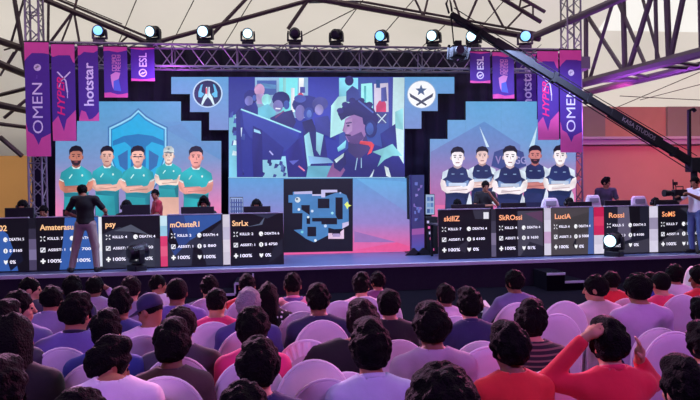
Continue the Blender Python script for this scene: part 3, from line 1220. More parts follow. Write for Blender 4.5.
def jersey_player(p, cx, top, w, shirt, flash, skin_c, cap=False, lean=0, navy=False, bottom=216, beard=False):
    """one standing man with folded arms in the team picture"""
    k = w / 13.0
    sk_d = lerp(skin_c, (90, 40, 50), .30)
    sh_d = lerp(shirt, (0, 30, 60), .30)
    pants = (30, 55, 110) if not navy else (22, 28, 66)
    if cap:
        pants = (226, 176, 160)
    low = 61 if navy or cap else 74
    X = lambda a: cx + a * k
    Yy = lambda b: top + b * k
    # trousers, torso
    p.poly([(X(-12), Yy(48)), (X(12), Yy(48)), (X(13), bottom + 12), (X(-13), bottom + 12)], pants)
    p.poly([(X(-4), Yy(19)), (X(4), Yy(19)), (X(9), Yy(22)), (X(15), Yy(26)), (X(16.5), Yy(33)), (X(13), Yy(37)), (X(12), Yy(52)), (X(12), Yy(low)), (X(-12), Yy(low)), (X(-12), Yy(52)), (X(-13), Yy(37)), (X(-16.5), Yy(33)), (X(-15), Yy(26)), (X(-9), Yy(22))], shirt)
    p.poly([(X(-12), Yy(46)), (X(12), Yy(47)), (X(11.4), Yy(52)), (X(-11.6), Yy(50))], sh_d)
    p.poly([(X(7), Yy(50)), (X(12), Yy(46)), (X(12), Yy(low)), (X(9), Yy(low))], sh_d)
    if navy:
        p.poly([(X(-15), Yy(25)), (X(-9), Yy(22)), (X(-11), Yy(30)), (X(-16), Yy(33))], (215, 228, 245))
        p.poly([(X(15), Yy(25)), (X(9), Yy(22)), (X(11), Yy(30)), (X(16), Yy(33))], (215, 228, 245))
        p.poly([(X(-11), Yy(33)), (X(-5), Yy(36)), (X(5), Yy(36)), (X(11), Yy(33)), (X(12), Yy(41)), (X(-12), Yy(41))], (120, 150, 200))
        p.poly([(X(-9), Yy(36)), (X(9), Yy(36)), (X(9), Yy(40)), (X(-9), Yy(40))], (200, 215, 240))
        p.poly([(X(12), Yy(46)), (X(8), Yy(61)), (X(15), Yy(66)), (X(14), Yy(50))], (225, 232, 250))
        p.line((X(-6), Yy(27)), (X(-3), Yy(27)), .8 * k, (150, 180, 220))
        p.line((X(3), Yy(27)), (X(6), Yy(27)), .8 * k, (150, 180, 220))
    else:
        p.ell(X(6), Yy(29), 1.0 * k, 1.2 * k, (205, 240, 235))
        p.line((X(-7), Yy(32)), (X(-4), Yy(28)), 1.1 * k, (190, 240, 235))
        p.poly([(X(-4.5), Yy(19.5)), (X(4.5), Yy(19.5)), (X(3), Yy(22.5)), (X(-3), Yy(22.5))], (225, 245, 245))
    # folded arms
    p.poly([(X(-16.5), Yy(32)), (X(-12.5), Yy(34)), (X(-11), Yy(40)), (X(4), Yy(39)), (X(8), Yy(41.5)), (X(5), Yy(45)), (X(-11), Yy(46.5)), (X(-16), Yy(43)), (X(-17.5), Yy(37))], skin_c)
    p.poly([(X(16.5), Yy(32)), (X(12.5), Yy(34)), (X(10), Yy(39)), (X(-2), Yy(42)), (X(-8), Yy(42)), (X(-9), Yy(45)), (X(9), Yy(46.5)), (X(15.5), Yy(43)), (X(17), Yy(37))], skin_c)
    p.line((X(-8), Yy(44.2)), (X(10), Yy(42.5)), .9 * k, sk_d)
    p.line((X(-12), Yy(40)), (X(3), Yy(39.2)), .7 * k, sk_d)
    if not navy:
        p.line((X(-16.6), Yy(33)), (X(-12.5), Yy(35)), 1.1 * k, (220, 245, 245))
        p.line((X(16.6), Yy(33)), (X(12.5), Yy(35)), 1.1 * k, (220, 245, 245))
    # neck and head
    p.poly([(X(-3.6), Yy(14)), (X(3.6), Yy(14)), (X(4), Yy(20)), (X(0), Yy(22)), (X(-4), Yy(20))], sk_d)
    p.ell(X(-6.4), Yy(11), 1.0 * k, 2 * k, sk_d)
    p.ell(X(6.4), Yy(11), 1.0 * k, 2 * k, sk_d)
    p.poly([(X(-6), Yy(6)), (X(-4), Yy(3)), (X(4), Yy(3)), (X(6), Yy(6)), (X(6), Yy(12)), (X(4.4), Yy(17)), (X(1.6), Yy(19.3)), (X(-1.6), Yy(19.3)), (X(-4.4), Yy(17)), (X(-6), Yy(12))], skin_c)
    if cap:
        p.poly([(X(-6.6), Yy(6.5)), (X(-6), Yy(1.5)), (X(-2), Yy(-1.6)), (X(3), Yy(-1.6)), (X(6.2), Yy(1.5)), (X(6.8), Yy(6.5)), (X(0), Yy(5))], (205, 215, 215))
        p.poly([(X(-6.8), Yy(6.5)), (X(-1), Yy(4.8)), (X(6.9), Yy(6.4)), (X(2), Yy(7.6))], (120, 130, 140))
        p.ell(X(0), Yy(1.8), 1.5 * k, 1.4 * k, (120, 135, 140))
    else:
        p.poly([(X(-6.7), Yy(9)), (X(-7), Yy(4)), (X(-4.5), Yy(.4)), (X(0), Yy(-1)), (X(4.5), Yy(.2)), (X(7), Yy(4)), (X(6.6), Yy(9)), (X(5.6), Yy(6)), (X(3), Yy(4.6)), (X(-3), Yy(4.8)), (X(-5.6), Yy(6.2))], (24, 22, 34))
    for s in (-1, 1):
        p.line((X(s * 4.2), Yy(8.3)), (X(s * 1.3), Yy(8.1)), .8 * k, (50, 32, 40))
        p.ell(X(s * 2.7), Yy(10), 1.1 * k, .6 * k, (40, 28, 36), n=8)
    p.line((X(.3), Yy(10)), (X(.8), Yy(13)), .7 * k, sk_d)
    p.line((X(-1.9), Yy(15.6)), (X(1.9), Yy(15.6)), .8 * k, (140, 60, 70))
    if beard:
        p.poly([(X(-5.6), Yy(12)), (X(-4.6), Yy(14)), (X(-2), Yy(14.2)), (X(2), Yy(14.2)), (X(4.6), Yy(14)), (X(5.6), Yy(12)), (X(4.3), Yy(17)), (X(1.6), Yy(19.4)), (X(-1.6), Yy(19.4)), (X(-4.3), Yy(17))], (48, 34, 44))
        p.line((X(-1.7), Yy(15.6)), (X(1.7), Yy(15.6)), .8 * k, (170, 90, 95))


# ---- picture wall with the turquoise team
LW = [(55.5, 141), (77, 141), (77, 121), (99, 121), (99, 101.5), (181, 101.5), (181, 121), (201.3, 121), (201.3, 141), (221.3, 141), (221.3, 254), (55.5, 258)]
t = thing('led_wall', 'stepped LED wall picturing five men in turquoise shirts below a shield', 'screen', (at(138, 255, YSC).x, YSC, ZS))
px_slab(LW, YSC, YSC + .12).build('cabinet', m_matte, t, world=True)
p = Pic(YSC - .004)
p.zmin = ZS + .004


def cl(x, y):
    c = lerp((92, 160, 212), (112, 150, 200), (y - 100) / 55)
    c = lerp(c, (150, 140, 195), (y - 150) / 40) if y > 150 else c
    if y > 172:
        k = (y - 172) / 35
        c = lerp(c, (232, 130, 180), k * max(0, min(1, (90 - x) / 30 if x < 120 else (x - 175) / 30)))
    return c


for (xa, xb, ya) in ((55.5, 77, 141), (77, 99, 121), (99, 140, 101.5), (140, 181, 101.5), (181, 201.3, 121), (201.3, 221.3, 141)):
    ys = [y for y in (101.5, 121, 141, 160, 185, 210, 256) if y >= ya]
    for y0, y1 in zip(ys, ys[1:]):
        p.grad([(xa, y0), (xb, y0), (xb, y1), (xa, y1)], cl)
p.poly([(160, 122), (201, 141), (201, 122), (181, 121.5)], (98, 150, 205))
p.poly([(163, 128), (221, 160), (221, 142), (201, 141.5), (181, 124)], (100, 145, 200))
SH = [(138.5, 110), (146, 117), (155, 122.5), (166.5, 128), (166.5, 158), (160, 178), (150, 192), (138.5, 202), (127, 192), (117, 178), (109.5, 158), (109.5, 128), (121, 122.5), (131, 117)]
cxs, cys = 138.5, 150
p.poly([(cxs + (x - cxs) * 1.05, cys + (y - cys) * 1.05) for x, y in SH], (70, 120, 180))
p.poly(SH, (150, 215, 245))
p.poly([(cxs + (x - cxs) * .945, cys + (y - cys) * .945) for x, y in SH], (44, 130, 190))
p.poly([(cxs + (x - cxs) * .90, cys + (y - cys) * .90) for x, y in SH], (40, 172, 226))
p.poly([(113, 141), (124, 136), (138.5, 134), (153, 136), (164, 141), (164, 146), (152, 142), (146, 147), (146, 178), (138.5, 186), (131, 178), (131, 147), (125, 142), (113, 146)], (36, 120, 186))
p.poly([(118, 156), (128, 150), (128, 172), (120, 166)], (52, 110, 175))
p.poly([(159, 156), (149, 150), (149, 172), (157, 166)], (52, 110, 175))
tq = (46, 166, 180)
p.vary = .16
jersey_player(p, 107.5, 146.5, 12.5, tq, None, (232, 180, 165), beard=False)
jersey_player(p, 169.0, 147.5, 10.6, (44, 172, 184), None, (240, 205, 190), cap=True)
jersey_player(p, 77.0, 146.5, 13, tq, None, (205, 130, 110), beard=True)
jersey_player(p, 138.5, 146.5, 13, tq, None, (232, 175, 160), beard=False)
p.line((133.5, 157), (143.5, 157), .9, (50, 50, 70))
jersey_player(p, 196.5, 147, 13.2, (42, 174, 184), None, (238, 160, 150))
p.build('picture', t, m_screen)

# ---- picture wall with the navy team
RW = [(430, 139), (447.6, 139), (447.6, 120), (465.7, 120), (465.7, 101.5), (536.7, 101.5), (536.7, 119.5), (556, 119.5), (556, 139), (575, 139), (576.5, 245.5), (430, 250)]
t = thing('led_wall', 'stepped LED wall picturing five men in navy and white jerseys', 'screen', (at(503, 250, YSC).x, YSC, ZS))
px_slab(RW, YSC, YSC + .12).build('cabinet', m_matte, t, world=True)
p = Pic(YSC - .004)
p.zmin = ZS + .004


def cr(x, y):
    c = lerp((96, 165, 215), (112, 158, 212), (y - 100) / 40)
    c = lerp(c, (150, 140, 195), (y - 140) / 40) if y > 140 else c
    if y > 165:
        c = lerp(c, (222, 110, 165), (y - 165) / 35)
    return c


for (xa, xb, ya) in ((430, 447.6, 139), (447.6, 465.7, 120), (465.7, 501, 101.5), (501, 536.7, 101.5), (536.7, 556, 119.5), (556, 575.5, 139)):
    ys = [y for y in (101.5, 120, 139, 158, 180, 200, 247) if y >= ya - 1]
    ys[0] = ya
    for y0, y1 in zip(ys, ys[1:]):
        p.grad([(xa, y0), (xb, y0), (xb, y1), (xa, y1)], cr)
p.grad([(484, 121.5), (430.5, 152), (430.5, 205), (520, 205), (520, 145)], lambda x, y: lerp((92, 140, 200), (190, 105, 165), (y - 135) / 60))
p.poly([(479, 126), (486, 147), (489, 147)], (205, 228, 245))
p.poly([(537, 126), (529, 147), (534, 147)], (195, 225, 245))
p.poly([(494, 152), (508, 147), (523, 152), (526, 166), (508, 172), (491, 166)], (64, 78, 140))
p.text('V', 495, 164, 6, 8, (150, 130, 190))
p.text('GG', 514, 164, 12, 7.5, (155, 150, 205))
nv = (38, 50, 100)
p.vary = .14
wt = (250, 236, 240)
jersey_player(p, 481.8, 147, 11.5, nv, None, (240, 205, 200), navy=True, bottom=206)
jersey_player(p, 534.3, 146, 12, nv, None, (205, 130, 125), navy=True, bottom=206, beard=True)
jersey_player(p, 456.8, 147.5, 12.8, nv, None, wt, navy=True, bottom=206)
jersey_player(p, 558.6, 146, 12.6, nv, None, wt, navy=True, bottom=206)
jersey_player(p, 508.6, 146.5, 13.4, nv, None, wt, navy=True, bottom=206)
p.build('picture', t, m_screen)

# ---- the middle wall: live video, two emblem wings, map
MW = [(171.3, 77), (454.3, 77), (454.3, 93.6), (437.7, 93.6), (437.7, 111), (421.4, 111), (421.4, 128.7), (404.6, 128.7), (404.6, 178), (410.5, 178), (410, 254), (229, 259), (228.5, 130), (209.2, 130), (209.2, 112), (190, 112), (190, 94), (171.3, 94)]
t = thing('led_wall', 'main LED wall showing a headset player close up above a black map', 'screen', (at(318, 255, YSC).x, YSC, ZS))
px_slab(MW, YSC, YSC + .12).build('cabinet', m_matte, t, world=True)
p = Pic(YSC - .004, .0004)
p.zmin = ZS + .004
bl = lambda x, y: lerp((96, 158, 212), (122, 140, 200), (y - 80) / 55)
for q in ([(171.3, 77), (228.5, 77), (228.5, 94), (171.3, 94)], [(190, 94), (228.5, 94), (228.5, 112), (190, 112)], [(209.2, 112), (228.5, 112), (228.5, 130), (209.2, 130)],
          [(404.6, 77), (454.3, 77), (454.3, 93.6), (404.6, 93.6)], [(404.6, 93.6), (437.7, 93.6), (437.7, 111), (404.6, 111)], [(404.6, 111), (421.4, 111), (421.4, 128.7), (404.6, 128.7)]):
    p.grad(q, bl)
# round emblems
p.ell(207.7, 93.5, 15, 14.3, (190, 215, 240), 28)
p.ell(207.7, 93.5, 13.6, 13, (22, 34, 74), 28)
for s in (-1, 1):
    X = lambda a: 207.9 + s * a
    p.poly([(X(5), 84), (X(7), 85), (X(9.5), 92), (X(9.5), 97), (X(6.5), 97.5), (X(3.5), 94), (X(6.5), 92), (X(6), 88)], (95, 190, 235))
    p.poly([(X(.6), 87), (X(1.8), 87), (X(2), 93), (X(4.5), 97), (X(6.8), 104.5), (X(5.2), 105), (X(2.6), 100), (X(0), 97), (X(.3), 93)], (215, 238, 250))
p.poly([(205.6, 88), (207, 88), (207.2, 94), (205.8, 94)], (230, 80, 90))
p.ell(421.5, 94.5, 14.6, 14.2, (150, 175, 205), 28)
p.ell(421.5, 94.5, 13.8, 13.4, (246, 246, 250), 28)
star = []
for i in range(10):
    r = 6.0 if i % 2 == 0 else 2.5
    a = -math.pi / 2 + i * math.pi / 5
    star.append((421.0 + r * math.cos(a), 90.5 + r * math.sin(a)))
p.poly(star, (70, 92, 130))
for s in (-1, 1):
    X = lambda a: 421.3 + s * a
    p.poly([(X(12), 93), (X(11), 97), (X(4), 101), (X(-4.5), 106), (X(-5.5), 104.6), (X(2), 99.2), (X(9), 95)], (66, 70, 88))
# live video
p.vary = .16
NV, DK, CY, PW = (48, 56, 160), (36, 36, 112), (124, 218, 230), (206, 226, 240)
p.poly([(228.5, 77), (404.6, 77), (404.6, 178), (228.5, 178)], NV)
p.poly([(255, 77.5), (308, 77.5), (308, 118), (262, 118), (255, 100)], (150, 190, 226))
p.poly([(257, 80.5), (276.5, 80.5), (276.5, 95), (257, 95)], (66, 92, 158))
p.poly([(260, 83), (276, 85), (276, 89), (260, 88)], (90, 140, 190))
p.poly([(279, 78), (298, 78), (297, 112), (279, 112)], (116, 214, 220))
p.poly([(283, 78), (286, 78), (286, 108), (283, 108)], (160, 235, 235))
p.poly([(291, 88), (294.5, 88), (294.5, 112), (291, 112)], (238, 240, 248))
p.poly([(299, 78), (304, 78), (303, 98), (299, 98)], (228, 232, 245))
p.poly([(298, 94), (301, 92), (304, 96), (303, 100), (298, 100)], (215, 70, 100))
p.poly([(300, 87), (305, 87), (305, 93), (300, 93)], (70, 70, 150))
p.poly([(308, 77.5), (339, 77.5), (339, 125), (308, 125)], (56, 62, 168))
p.poly([(339, 77.5), (404.6, 77.5), (404.6, 150), (339, 150)], (66, 90, 178))
p.poly([(339, 78), (358, 78), (358, 98), (339, 98)], (126, 205, 225))
p.poly([(361, 84), (372, 83), (373, 112), (361, 112)], (150, 226, 226))
p.poly([(364, 86), (366, 86), (366, 104), (364, 104)], (90, 190, 200))
p.poly([(374, 84), (388, 83), (389, 112), (374, 112)], (206, 196, 218))
p.poly([(376, 80), (380, 80), (380, 88), (376, 88)], (40, 80, 150))
p.poly([(376, 106), (379, 101), (384, 100), (386, 104), (386, 112), (376, 112)], (226, 62, 112))
p.poly([(381, 88), (386, 87), (387, 101), (381, 102)], (78, 84, 158))
p.poly([(376, 112), (388, 113), (386, 124), (378, 124)], (60, 66, 130))
p.line((377, 114), (386, 123), 1.0, PW)
p.line((386, 114), (378, 123), 1.0, PW)
p.poly([(388, 78), (393, 78), (392, 150), (389, 150)], (58, 64, 150))
p.poly([(393, 77.5), (404.4, 77.5), (403.5, 168), (392, 140)], (206, 240, 244))
p.poly([(395, 112), (403, 108), (403, 130), (395, 128)], (150, 220, 228))
# back row people
p.ell(251, 97, 7, 7, DK)
p.ell(249, 101, 4.2, 5, (120, 118, 190))
p.ell(254.5, 98, 2, 3, (70, 100, 190))
p.poly([(244, 107), (254, 104), (262, 112), (262, 134), (244, 122)], (40, 42, 128))
p.ell(259.5, 90, 5.2, 6.2, (198, 150, 190))
p.poly([(256, 94), (264, 94), (265, 104), (257, 104)], (176, 150, 200))
p.ell(266.5, 100, 5, 6, (150, 226, 226))
p.poly([(258, 108), (268, 104), (276, 112), (272, 126), (258, 120)], (110, 196, 220))
p.ell(281, 99.5, 9, 8, (30, 30, 100))
p.ell(278, 106, 5, 6, (128, 122, 190))
p.line((275.5, 108.5), (280.5, 109), 1.4, (226, 226, 245))
p.ell(286.5, 105, 3, 4.6, (60, 84, 170))
p.poly([(270, 118), (280, 113), (292, 110), (296, 122), (290, 134), (272, 124)], (46, 42, 110))
p.line((275, 118), (284, 111), 1.2, (120, 60, 110))
# floor clutter behind the desk
p.poly([(229, 118), (240, 112), (243, 178), (229, 178)], (122, 196, 222))
for i in range(16):
    x, y = 229 + random.random() * 13, 112 + random.random() * 62
    p.poly([(x, y), (x + random.uniform(2, 6), y + random.uniform(-2, 2)), (x + random.uniform(2, 5), y + random.uniform(3, 8)), (x - 1, y + 5)], random.choice([DK, (64, 84, 170), (60, 70, 150), PW]))
p.poly([(262, 158), (288, 156), (288, 178), (262, 178)], (140, 200, 224))
for i in range(12):
    x, y = 262 + random.random() * 22, 158 + random.random() * 16
    p.poly([(x, y), (x + random.uniform(2, 4), y + 1), (x + random.uniform(1, 3), y + random.uniform(3, 7)), (x - 1, y + 4)], random.choice([DK, (60, 70, 150), (90, 120, 190), (40, 40, 120)]))
# monitors seen from behind
p.poly([(236, 113), (240, 108), (243, 178), (237, 178)], (44, 48, 140))
p.poly([(242, 110), (270, 120), (300, 131), (297, 142), (284, 152), (250, 138), (244, 128)], (56, 68, 170))
p.poly([(262, 130), (284, 148), (281, 160), (262, 160)], (44, 48, 138))
p.line((241, 109.5), (264, 118), 1.6, (158, 222, 240))
p.line((264, 118), (301, 132.5), 1.5, (150, 212, 236))
p.poly([(253, 126), (262, 130), (263, 178), (253.5, 178), (252, 150)], (38, 38, 124))
p.poly([(254, 129), (260, 131), (261, 134), (254, 132)], (150, 205, 235))
p.poly([(285, 152), (297, 140), (303, 136), (307, 178), (288, 178)], (48, 46, 146))
p.poly([(289, 161), (299, 160), (293, 165)], (90, 96, 190))
p.line((298.5, 166), (304.5, 171), 1.6, (232, 130, 170))
p.line((269.5, 151), (273, 155), 1.4, (170, 170, 230))
# middle player
p.poly([(302, 122), (312, 128), (324, 132), (330, 178), (306, 178)], (44, 44, 124))
p.ell(306, 105, 14, 9.5, (44, 46, 124))
p.ell(300, 99, 6, 4, (66, 78, 160))
p.ell(300, 113, 5, 8, (118, 110, 178))
p.ell(308.5, 114, 5, 6.5, (52, 70, 160))
p.ell(309, 114, 2.5, 4, (92, 120, 200))
p.poly([(302, 122), (312, 119), (316, 130), (306, 134)], (36, 34, 96))
p.poly([(304, 136), (309, 132), (314, 158), (308, 170)], (150, 210, 228))
p.poly([(316, 130), (324, 132), (320, 156), (316, 150)], (146, 206, 226))
p.poly([(308, 156), (328, 158), (334, 163), (310, 164)], (130, 175, 220))
p.poly([(308, 166), (332, 166), (326, 178), (306, 178)], (110, 186, 215))
# player at the side and pale shirt in front
p.ell(320, 104, 8, 7, (74, 74, 150))
p.ell(319, 110, 4.4, 5.4, (150, 140, 200))
p.poly([(314, 118), (328, 116), (336, 140), (316, 132)], (58, 62, 150))
p.poly([(331, 106), (338, 97), (350, 96), (358, 108), (352, 128), (330, 138)], (178, 232, 234))
p.ell(349, 81, 4.4, 5, (40, 36, 100))
p.poly([(346, 92), (352, 86), (358, 90), (361, 104), (346, 102)], (56, 66, 142))
# close-up player
p.poly([(380, 134), (395, 124), (397, 152), (382, 148)], (46, 52, 136))
p.poly([(326, 178), (336, 160), (348, 148), (372, 144), (387, 149), (399, 157), (404.4, 166), (404.4, 178)], (44, 46, 128))
p.poly([(326, 178), (331, 166), (336, 158), (345, 170), (340, 178)], (140, 92, 150))
p.poly([(333, 160), (345, 152), (346, 164), (340, 172), (334, 168)], (40, 40, 104))
p.poly([(334, 160), (344, 153), (343, 157), (336, 163)], (206, 234, 240))
p.poly([(337, 148), (346, 140), (345, 148), (338, 152)], (130, 206, 226))
p.poly([(372, 152), (384, 148), (392, 144), (402, 156), (392, 156), (384, 160), (377, 167), (381, 156)], (134, 206, 218))
p.poly([(384, 166), (388, 168), (391, 178), (386, 176)], (216, 232, 240))
p.poly([(370, 176), (374, 169), (372, 177), (368, 178)], (206, 226, 240))
p.poly([(348, 138), (366, 136), (370, 150), (358, 160), (348, 152)], (70, 58, 116))
p.line((357, 158), (355, 170), .9, (160, 200, 230))
p.line((361, 158), (361, 168), .9, (160, 200, 230))
p.poly([(345, 119), (343.6, 126), (342.2, 131), (345, 133), (345.5, 137), (348, 142), (354, 144), (362, 141), (367, 132), (366, 118), (354, 114)], (158, 116, 178))
p.poly([(345.6, 121), (352, 118), (352, 131), (346.5, 135), (344, 131)], (186, 146, 200))
p.poly([(345.6, 136), (352, 136), (361, 132), (364, 138), (358, 144), (350, 143.6)], (92, 66, 126))
p.line((345, 135), (350.5, 135.6), 1.5, (46, 34, 90))
p.line((345.5, 123.5), (351.5, 122.8), 1.2, (50, 36, 96))
p.ell(348, 126, 1.6, .9, (40, 30, 84), 8)
p.poly([(341, 121), (337.5, 114), (343, 106), (349, 103), (357, 100.5), (366, 103), (374, 110), (378, 119), (376, 128), (369, 129), (363, 124), (362, 118), (354, 115), (347, 117)], (36, 30, 96))
for x, y in ((340, 111), (345, 105), (352, 101), (361, 101), (369, 105)):
    p.ell(x, y, 3.6, 3, (44, 38, 108), 8)
p.line((358, 101), (373, 113), 1.6, (80, 100, 180))
p.ell(370.5, 129, 6.2, 9, (40, 44, 112))
p.ell(369.5, 129, 3.8, 6.2, (66, 92, 172))
p.poly([(360, 141), (371, 142), (374, 145), (371, 153), (367, 155), (370, 148), (368, 145.5), (359, 144)], (226, 74, 84))
p.line((228.5, 177.6), (404.6, 177.6), .8, (150, 200, 235))
# lower backdrop and the map
p.vary = .05
gb = lambda x, y: lerp((92, 156, 214), (150, 130, 200), (y - 178) / 45) if y < 223 else lerp((150, 130, 200), (235, 95, 160), (y - 223) / 26)
for xa, xb in ((228.8, 284), (284, 353), (353, 410.2)):
    for y0, y1 in ((178.2, 200), (200, 223), (223, 243), (243, 258.5 if xb < 300 else (257 if xb < 360 else 254.5))):
        p.grad([(xa, y0), (xb, y0), (xb, y1), (xa, y1)], gb)
p.grad([(356, 178.5), (409, 214), (409, 182)], lambda x, y: lerp((100, 172, 226), (130, 140, 205), (y - 178) / 36))
p.grad([(354, 231), (396, 242), (354, 242)], lambda x, y: (150, 110, 180))
p.grad([(354, 250), (396, 242), (409, 246), (409, 253.5)], lambda x, y: (228, 88, 150))
p.poly([(283.5, 179), (352.5, 178.5), (352.5, 251), (283.5, 252.4)], (8, 8, 12))
MP = (72, 128, 188)
mp = lambda x, y: (280 + x / 5.0, 175 + y / 5.0)


def mpoly(pts, c):
    p.poly([mp(*q) for q in pts], c)


mpoly([(42, 100), (64, 100), (64, 84), (160, 84), (160, 100), (205, 100), (205, 76), (225, 76), (225, 108), (280, 88), (300, 88), (330, 100), (342, 130), (342, 248), (310, 248), (310, 268), (270, 270), (240, 262), (240, 300), (205, 318), (170, 336), (130, 318), (100, 296), (68, 274), (110, 270), (112, 190), (62, 190), (62, 138), (42, 138)], MP)
mpoly([(70, 84), (160, 80), (160, 94), (70, 96)], (186, 182, 225))
mpoly([(205, 74), (285, 74), (285, 86), (225, 88), (225, 112), (205, 112)], (196, 190, 232))
mpoly([(160, 96), (205, 96), (205, 104), (160, 104)], (200, 196, 235))
mpoly([(188, 118), (246, 118), (246, 166), (188, 166)], (8, 8, 12))
mpoly([(276, 112), (312, 112), (312, 220), (288, 222), (276, 200)], (8, 8, 12))
mpoly([(160, 214), (284, 214), (284, 246), (206, 246), (206, 232), (160, 232)], (8, 8, 12))
mpoly([(136, 258), (180, 258), (180, 306), (136, 306)], (8, 8, 12))
mpoly([(106, 150), (148, 150), (148, 200), (106, 172)], (8, 8, 12))
mpoly([(132, 214), (150, 214), (150, 244), (132, 244)], (8, 8, 12))
mpoly([(196, 178), (268, 178), (268, 206), (196, 206)], (70, 128, 190))
mpoly([(240, 290), (260, 290), (260, 300), (300, 300), (300, 284), (318, 268), (318, 318), (240, 318)], (226, 196, 226))
mpoly([(262, 292), (298, 292), (298, 308), (262, 308)], (170, 150, 200))
mpoly([(310, 240), (342, 232), (342, 250), (310, 268)], (200, 190, 230))
for x, y, r, c in ((88, 124, 14, (216, 226, 236)), (84, 120, 6, (90, 110, 130)), (94, 172, 7, (235, 240, 245)), (260, 190, 7, (160, 225, 240)), (140, 210, 6, (220, 235, 240)), (176, 326, 7, (225, 235, 245)), (226, 254, 8, (190, 210, 240)), (110, 284, 7, (120, 210, 225)), (160, 180, 7, (200, 215, 240)), (300, 90, 5, (160, 180, 230))):
    q = mp(x, y)
    p.ell(q[0], q[1], r / 5, r / 5, c, 10)
q = mp(335, 152)
p.poly([(q[0] - 3, q[1] - 1), (q[0], q[1] - 4), (q[0] + 1.5, q[1] - 1), (q[0] + 4, q[1]), (q[0] + 1, q[1] + 1.5), (q[0], q[1] + 4), (q[0] - 1.5, q[1] + 1)], (226, 240, 120))
p.build('picture', t, m_screen)

# ------------------------------------------------------------------ banners hung from the bridge
YB = 13.80
m_ban = mat('banner_violet', S(84, 50, 148), .75, noise=.12, nscale=5)
m_pink = mat('banner_pink', S(228, 88, 160), .75, noise=.08, nscale=6)
m_pale = mat('banner_blush', S(226, 150, 195), .75)
m_let = mat('print_white', S(244, 240, 250), .6)
m_hotpink = mat('print_pink', S(250, 40, 130), .6)
m_ligh = mat('print_violet', S(126, 96, 190), .6)
m_blue = mat('print_blue', S(84, 108, 200), .6)


def banner(label, pxs, ytop, ybot, cut_t, cut_b, skew=0):
    """one hanging cloth banner with a wavy pink head and foot printed on it; returns a placing function in shares of its face"""
    a, b = at(pxs[0], (ytop + ybot) / 2, YB), at(pxs[1], (ytop + ybot) / 2, YB)
    z1, z0 = at(pxs[0], ytop, YB).z, at(pxs[0], ybot, YB).z
    x0, x1 = a.x, b.x
    t = thing('hanging_banner', label, 'banner', ((x0 + x1) / 2, YB, z1), group=None)
    MB().box(((x0 + x1) / 2, YB, (z0 + z1) / 2), (x1 - x0, .012, z1 - z0)).build('cloth', m_ban, t, world=True)
    MB().tube([(x0 - .01, YB, z1), (x1 + .01, YB, z1)], .018, 8).build('top_bar', m_black, t, world=True)
    mb = MB()
    for k in (.12, .88):
        mb = MB()
        mb.tube([(x0 + (x1 - x0) * k, YB, z1), (x0 + (x1 - x0) * k, YB + .12 if YB < 14 else 14.37, z1 + .06)], .008, 5)
        mb.build('hook', m_black, t, world=True)
    U = lambda u, v, lift=.008: Vector((x0 + (x1 - x0) * u, YB - lift, z0 + (z1 - z0) * v))

    def patch(name, pts, m, lift=.0075):
        mb = MB()
        mb.slab([(U(u, v).x, U(u, v).z) for u, v in pts], YB - lift, YB - lift + .001)
        return mb.build(name, m, t, world=True)
    patch('pink_head', [(0, 1), (1, 1)] + cut_t, m_pink)
    patch('pink_foot', [(1, 0), (0, 0)] + cut_b, m_pink)
    return t, U, patch, (x1 - x0), (z1 - z0)


def up_text(t, U, s, u0, u1, v0, v1, m, bold=False, shear=0, name='lettering'):
    """letters that read upward along the banner"""
    O = U(u1, v0)
    W = (U(0, v1) - U(0, v0)).length
    H = (U(u1, 0) - U(u0, 0)).length
    mb = MB()
    put_text(mb, s, O, (0, 0, 1), (-1, 0, 0), width=W, height=H, bold=bold, lift=.004, shear=shear)
    mb.v = [Vector((v.x, YB - .010, v.z)) for v in mb.v]
    return mb.build(name, m, t, world=True)


def disc(t, U, u, v, r_out, r_in, m, name='emblem', n=24):
    c = U(u, v)
    mb = MB()
    vs = []
    for k in range(n):
        a = 2 * math.pi * k / n
        vs.append(Vector((c.x + r_out * math.cos(a), YB - .010, c.z + r_out * math.sin(a))))
    for k in range(n):
        a = 2 * math.pi * k / n
        vs.append(Vector((c.x + r_in * math.cos(a), YB - .010, c.z + r_in * math.sin(a))))
    mb.add(vs, [(k, (k + 1) % n, n + (k + 1) % n, n + k) for k in range(n)])
    return mb.build(name, m, t, world=True)


def bars(t, U, lst, m, name='emblem_bars'):
    mb = MB()
    for (u0, v0), (u1, v1), w in lst:
        a, b = U(u0, v0, .010), U(u1, v1, .010)
        d = (b - a).normalized()
        nn = Vector((-d.z, 0, d.x)) * w / 2
        mb.add([a + nn, b + nn, b - nn, a - nn], [(0, 1, 2, 3)])
    return mb.build(name, m, t, world=True)


def banner_omen(label, pxs, y0, y1):
    t, U, patch, w, h = banner(label, pxs, y0, y1, [(1, .89), (.78, .90), (.30, .90), (.10, .86), (0, .83)], [(0, .30), (.08, .22), (.30, .19), (.42, .14), (.50, .10), (.62, .16), (1, .20)])
    up_text(t, U, 'OMEN', .28, .70, .20, .64, m_let)
    up_text(t, U, 'by', .44, .54, .68, .71, m_ligh)
    disc(t, U, .52, .775, .075, .0, m_let)
    bars(t, U, [((.40, .770), (.60, .785), .02), ((.46, .755), (.52, .795), .018)], m_ban)


def banner_hyper(label, pxs, y0, y1):
    t, U, patch, w, h = banner(label, pxs, y0, y1, [(1, .80), (.92, .81), (.80, .88), (.30, .88), (.06, .86), (0, .88)], [(0, .19), (.25, .26), (.48, .10), (.60, .22), (1, .32)])
    up_text(t, U, 'HYPER', .22, .54, .26, .66, m_hotpink, bold=True, shear=.25)
    bars(t, U, [((.25, .71), (.60, .62), .03), ((.60, .62), (.66, .50), .03), ((.66, .50), (.66, .44), .016), ((.80, .71), (.42, .62), .03), ((.42, .62), (.30, .55), .018)], m_let)


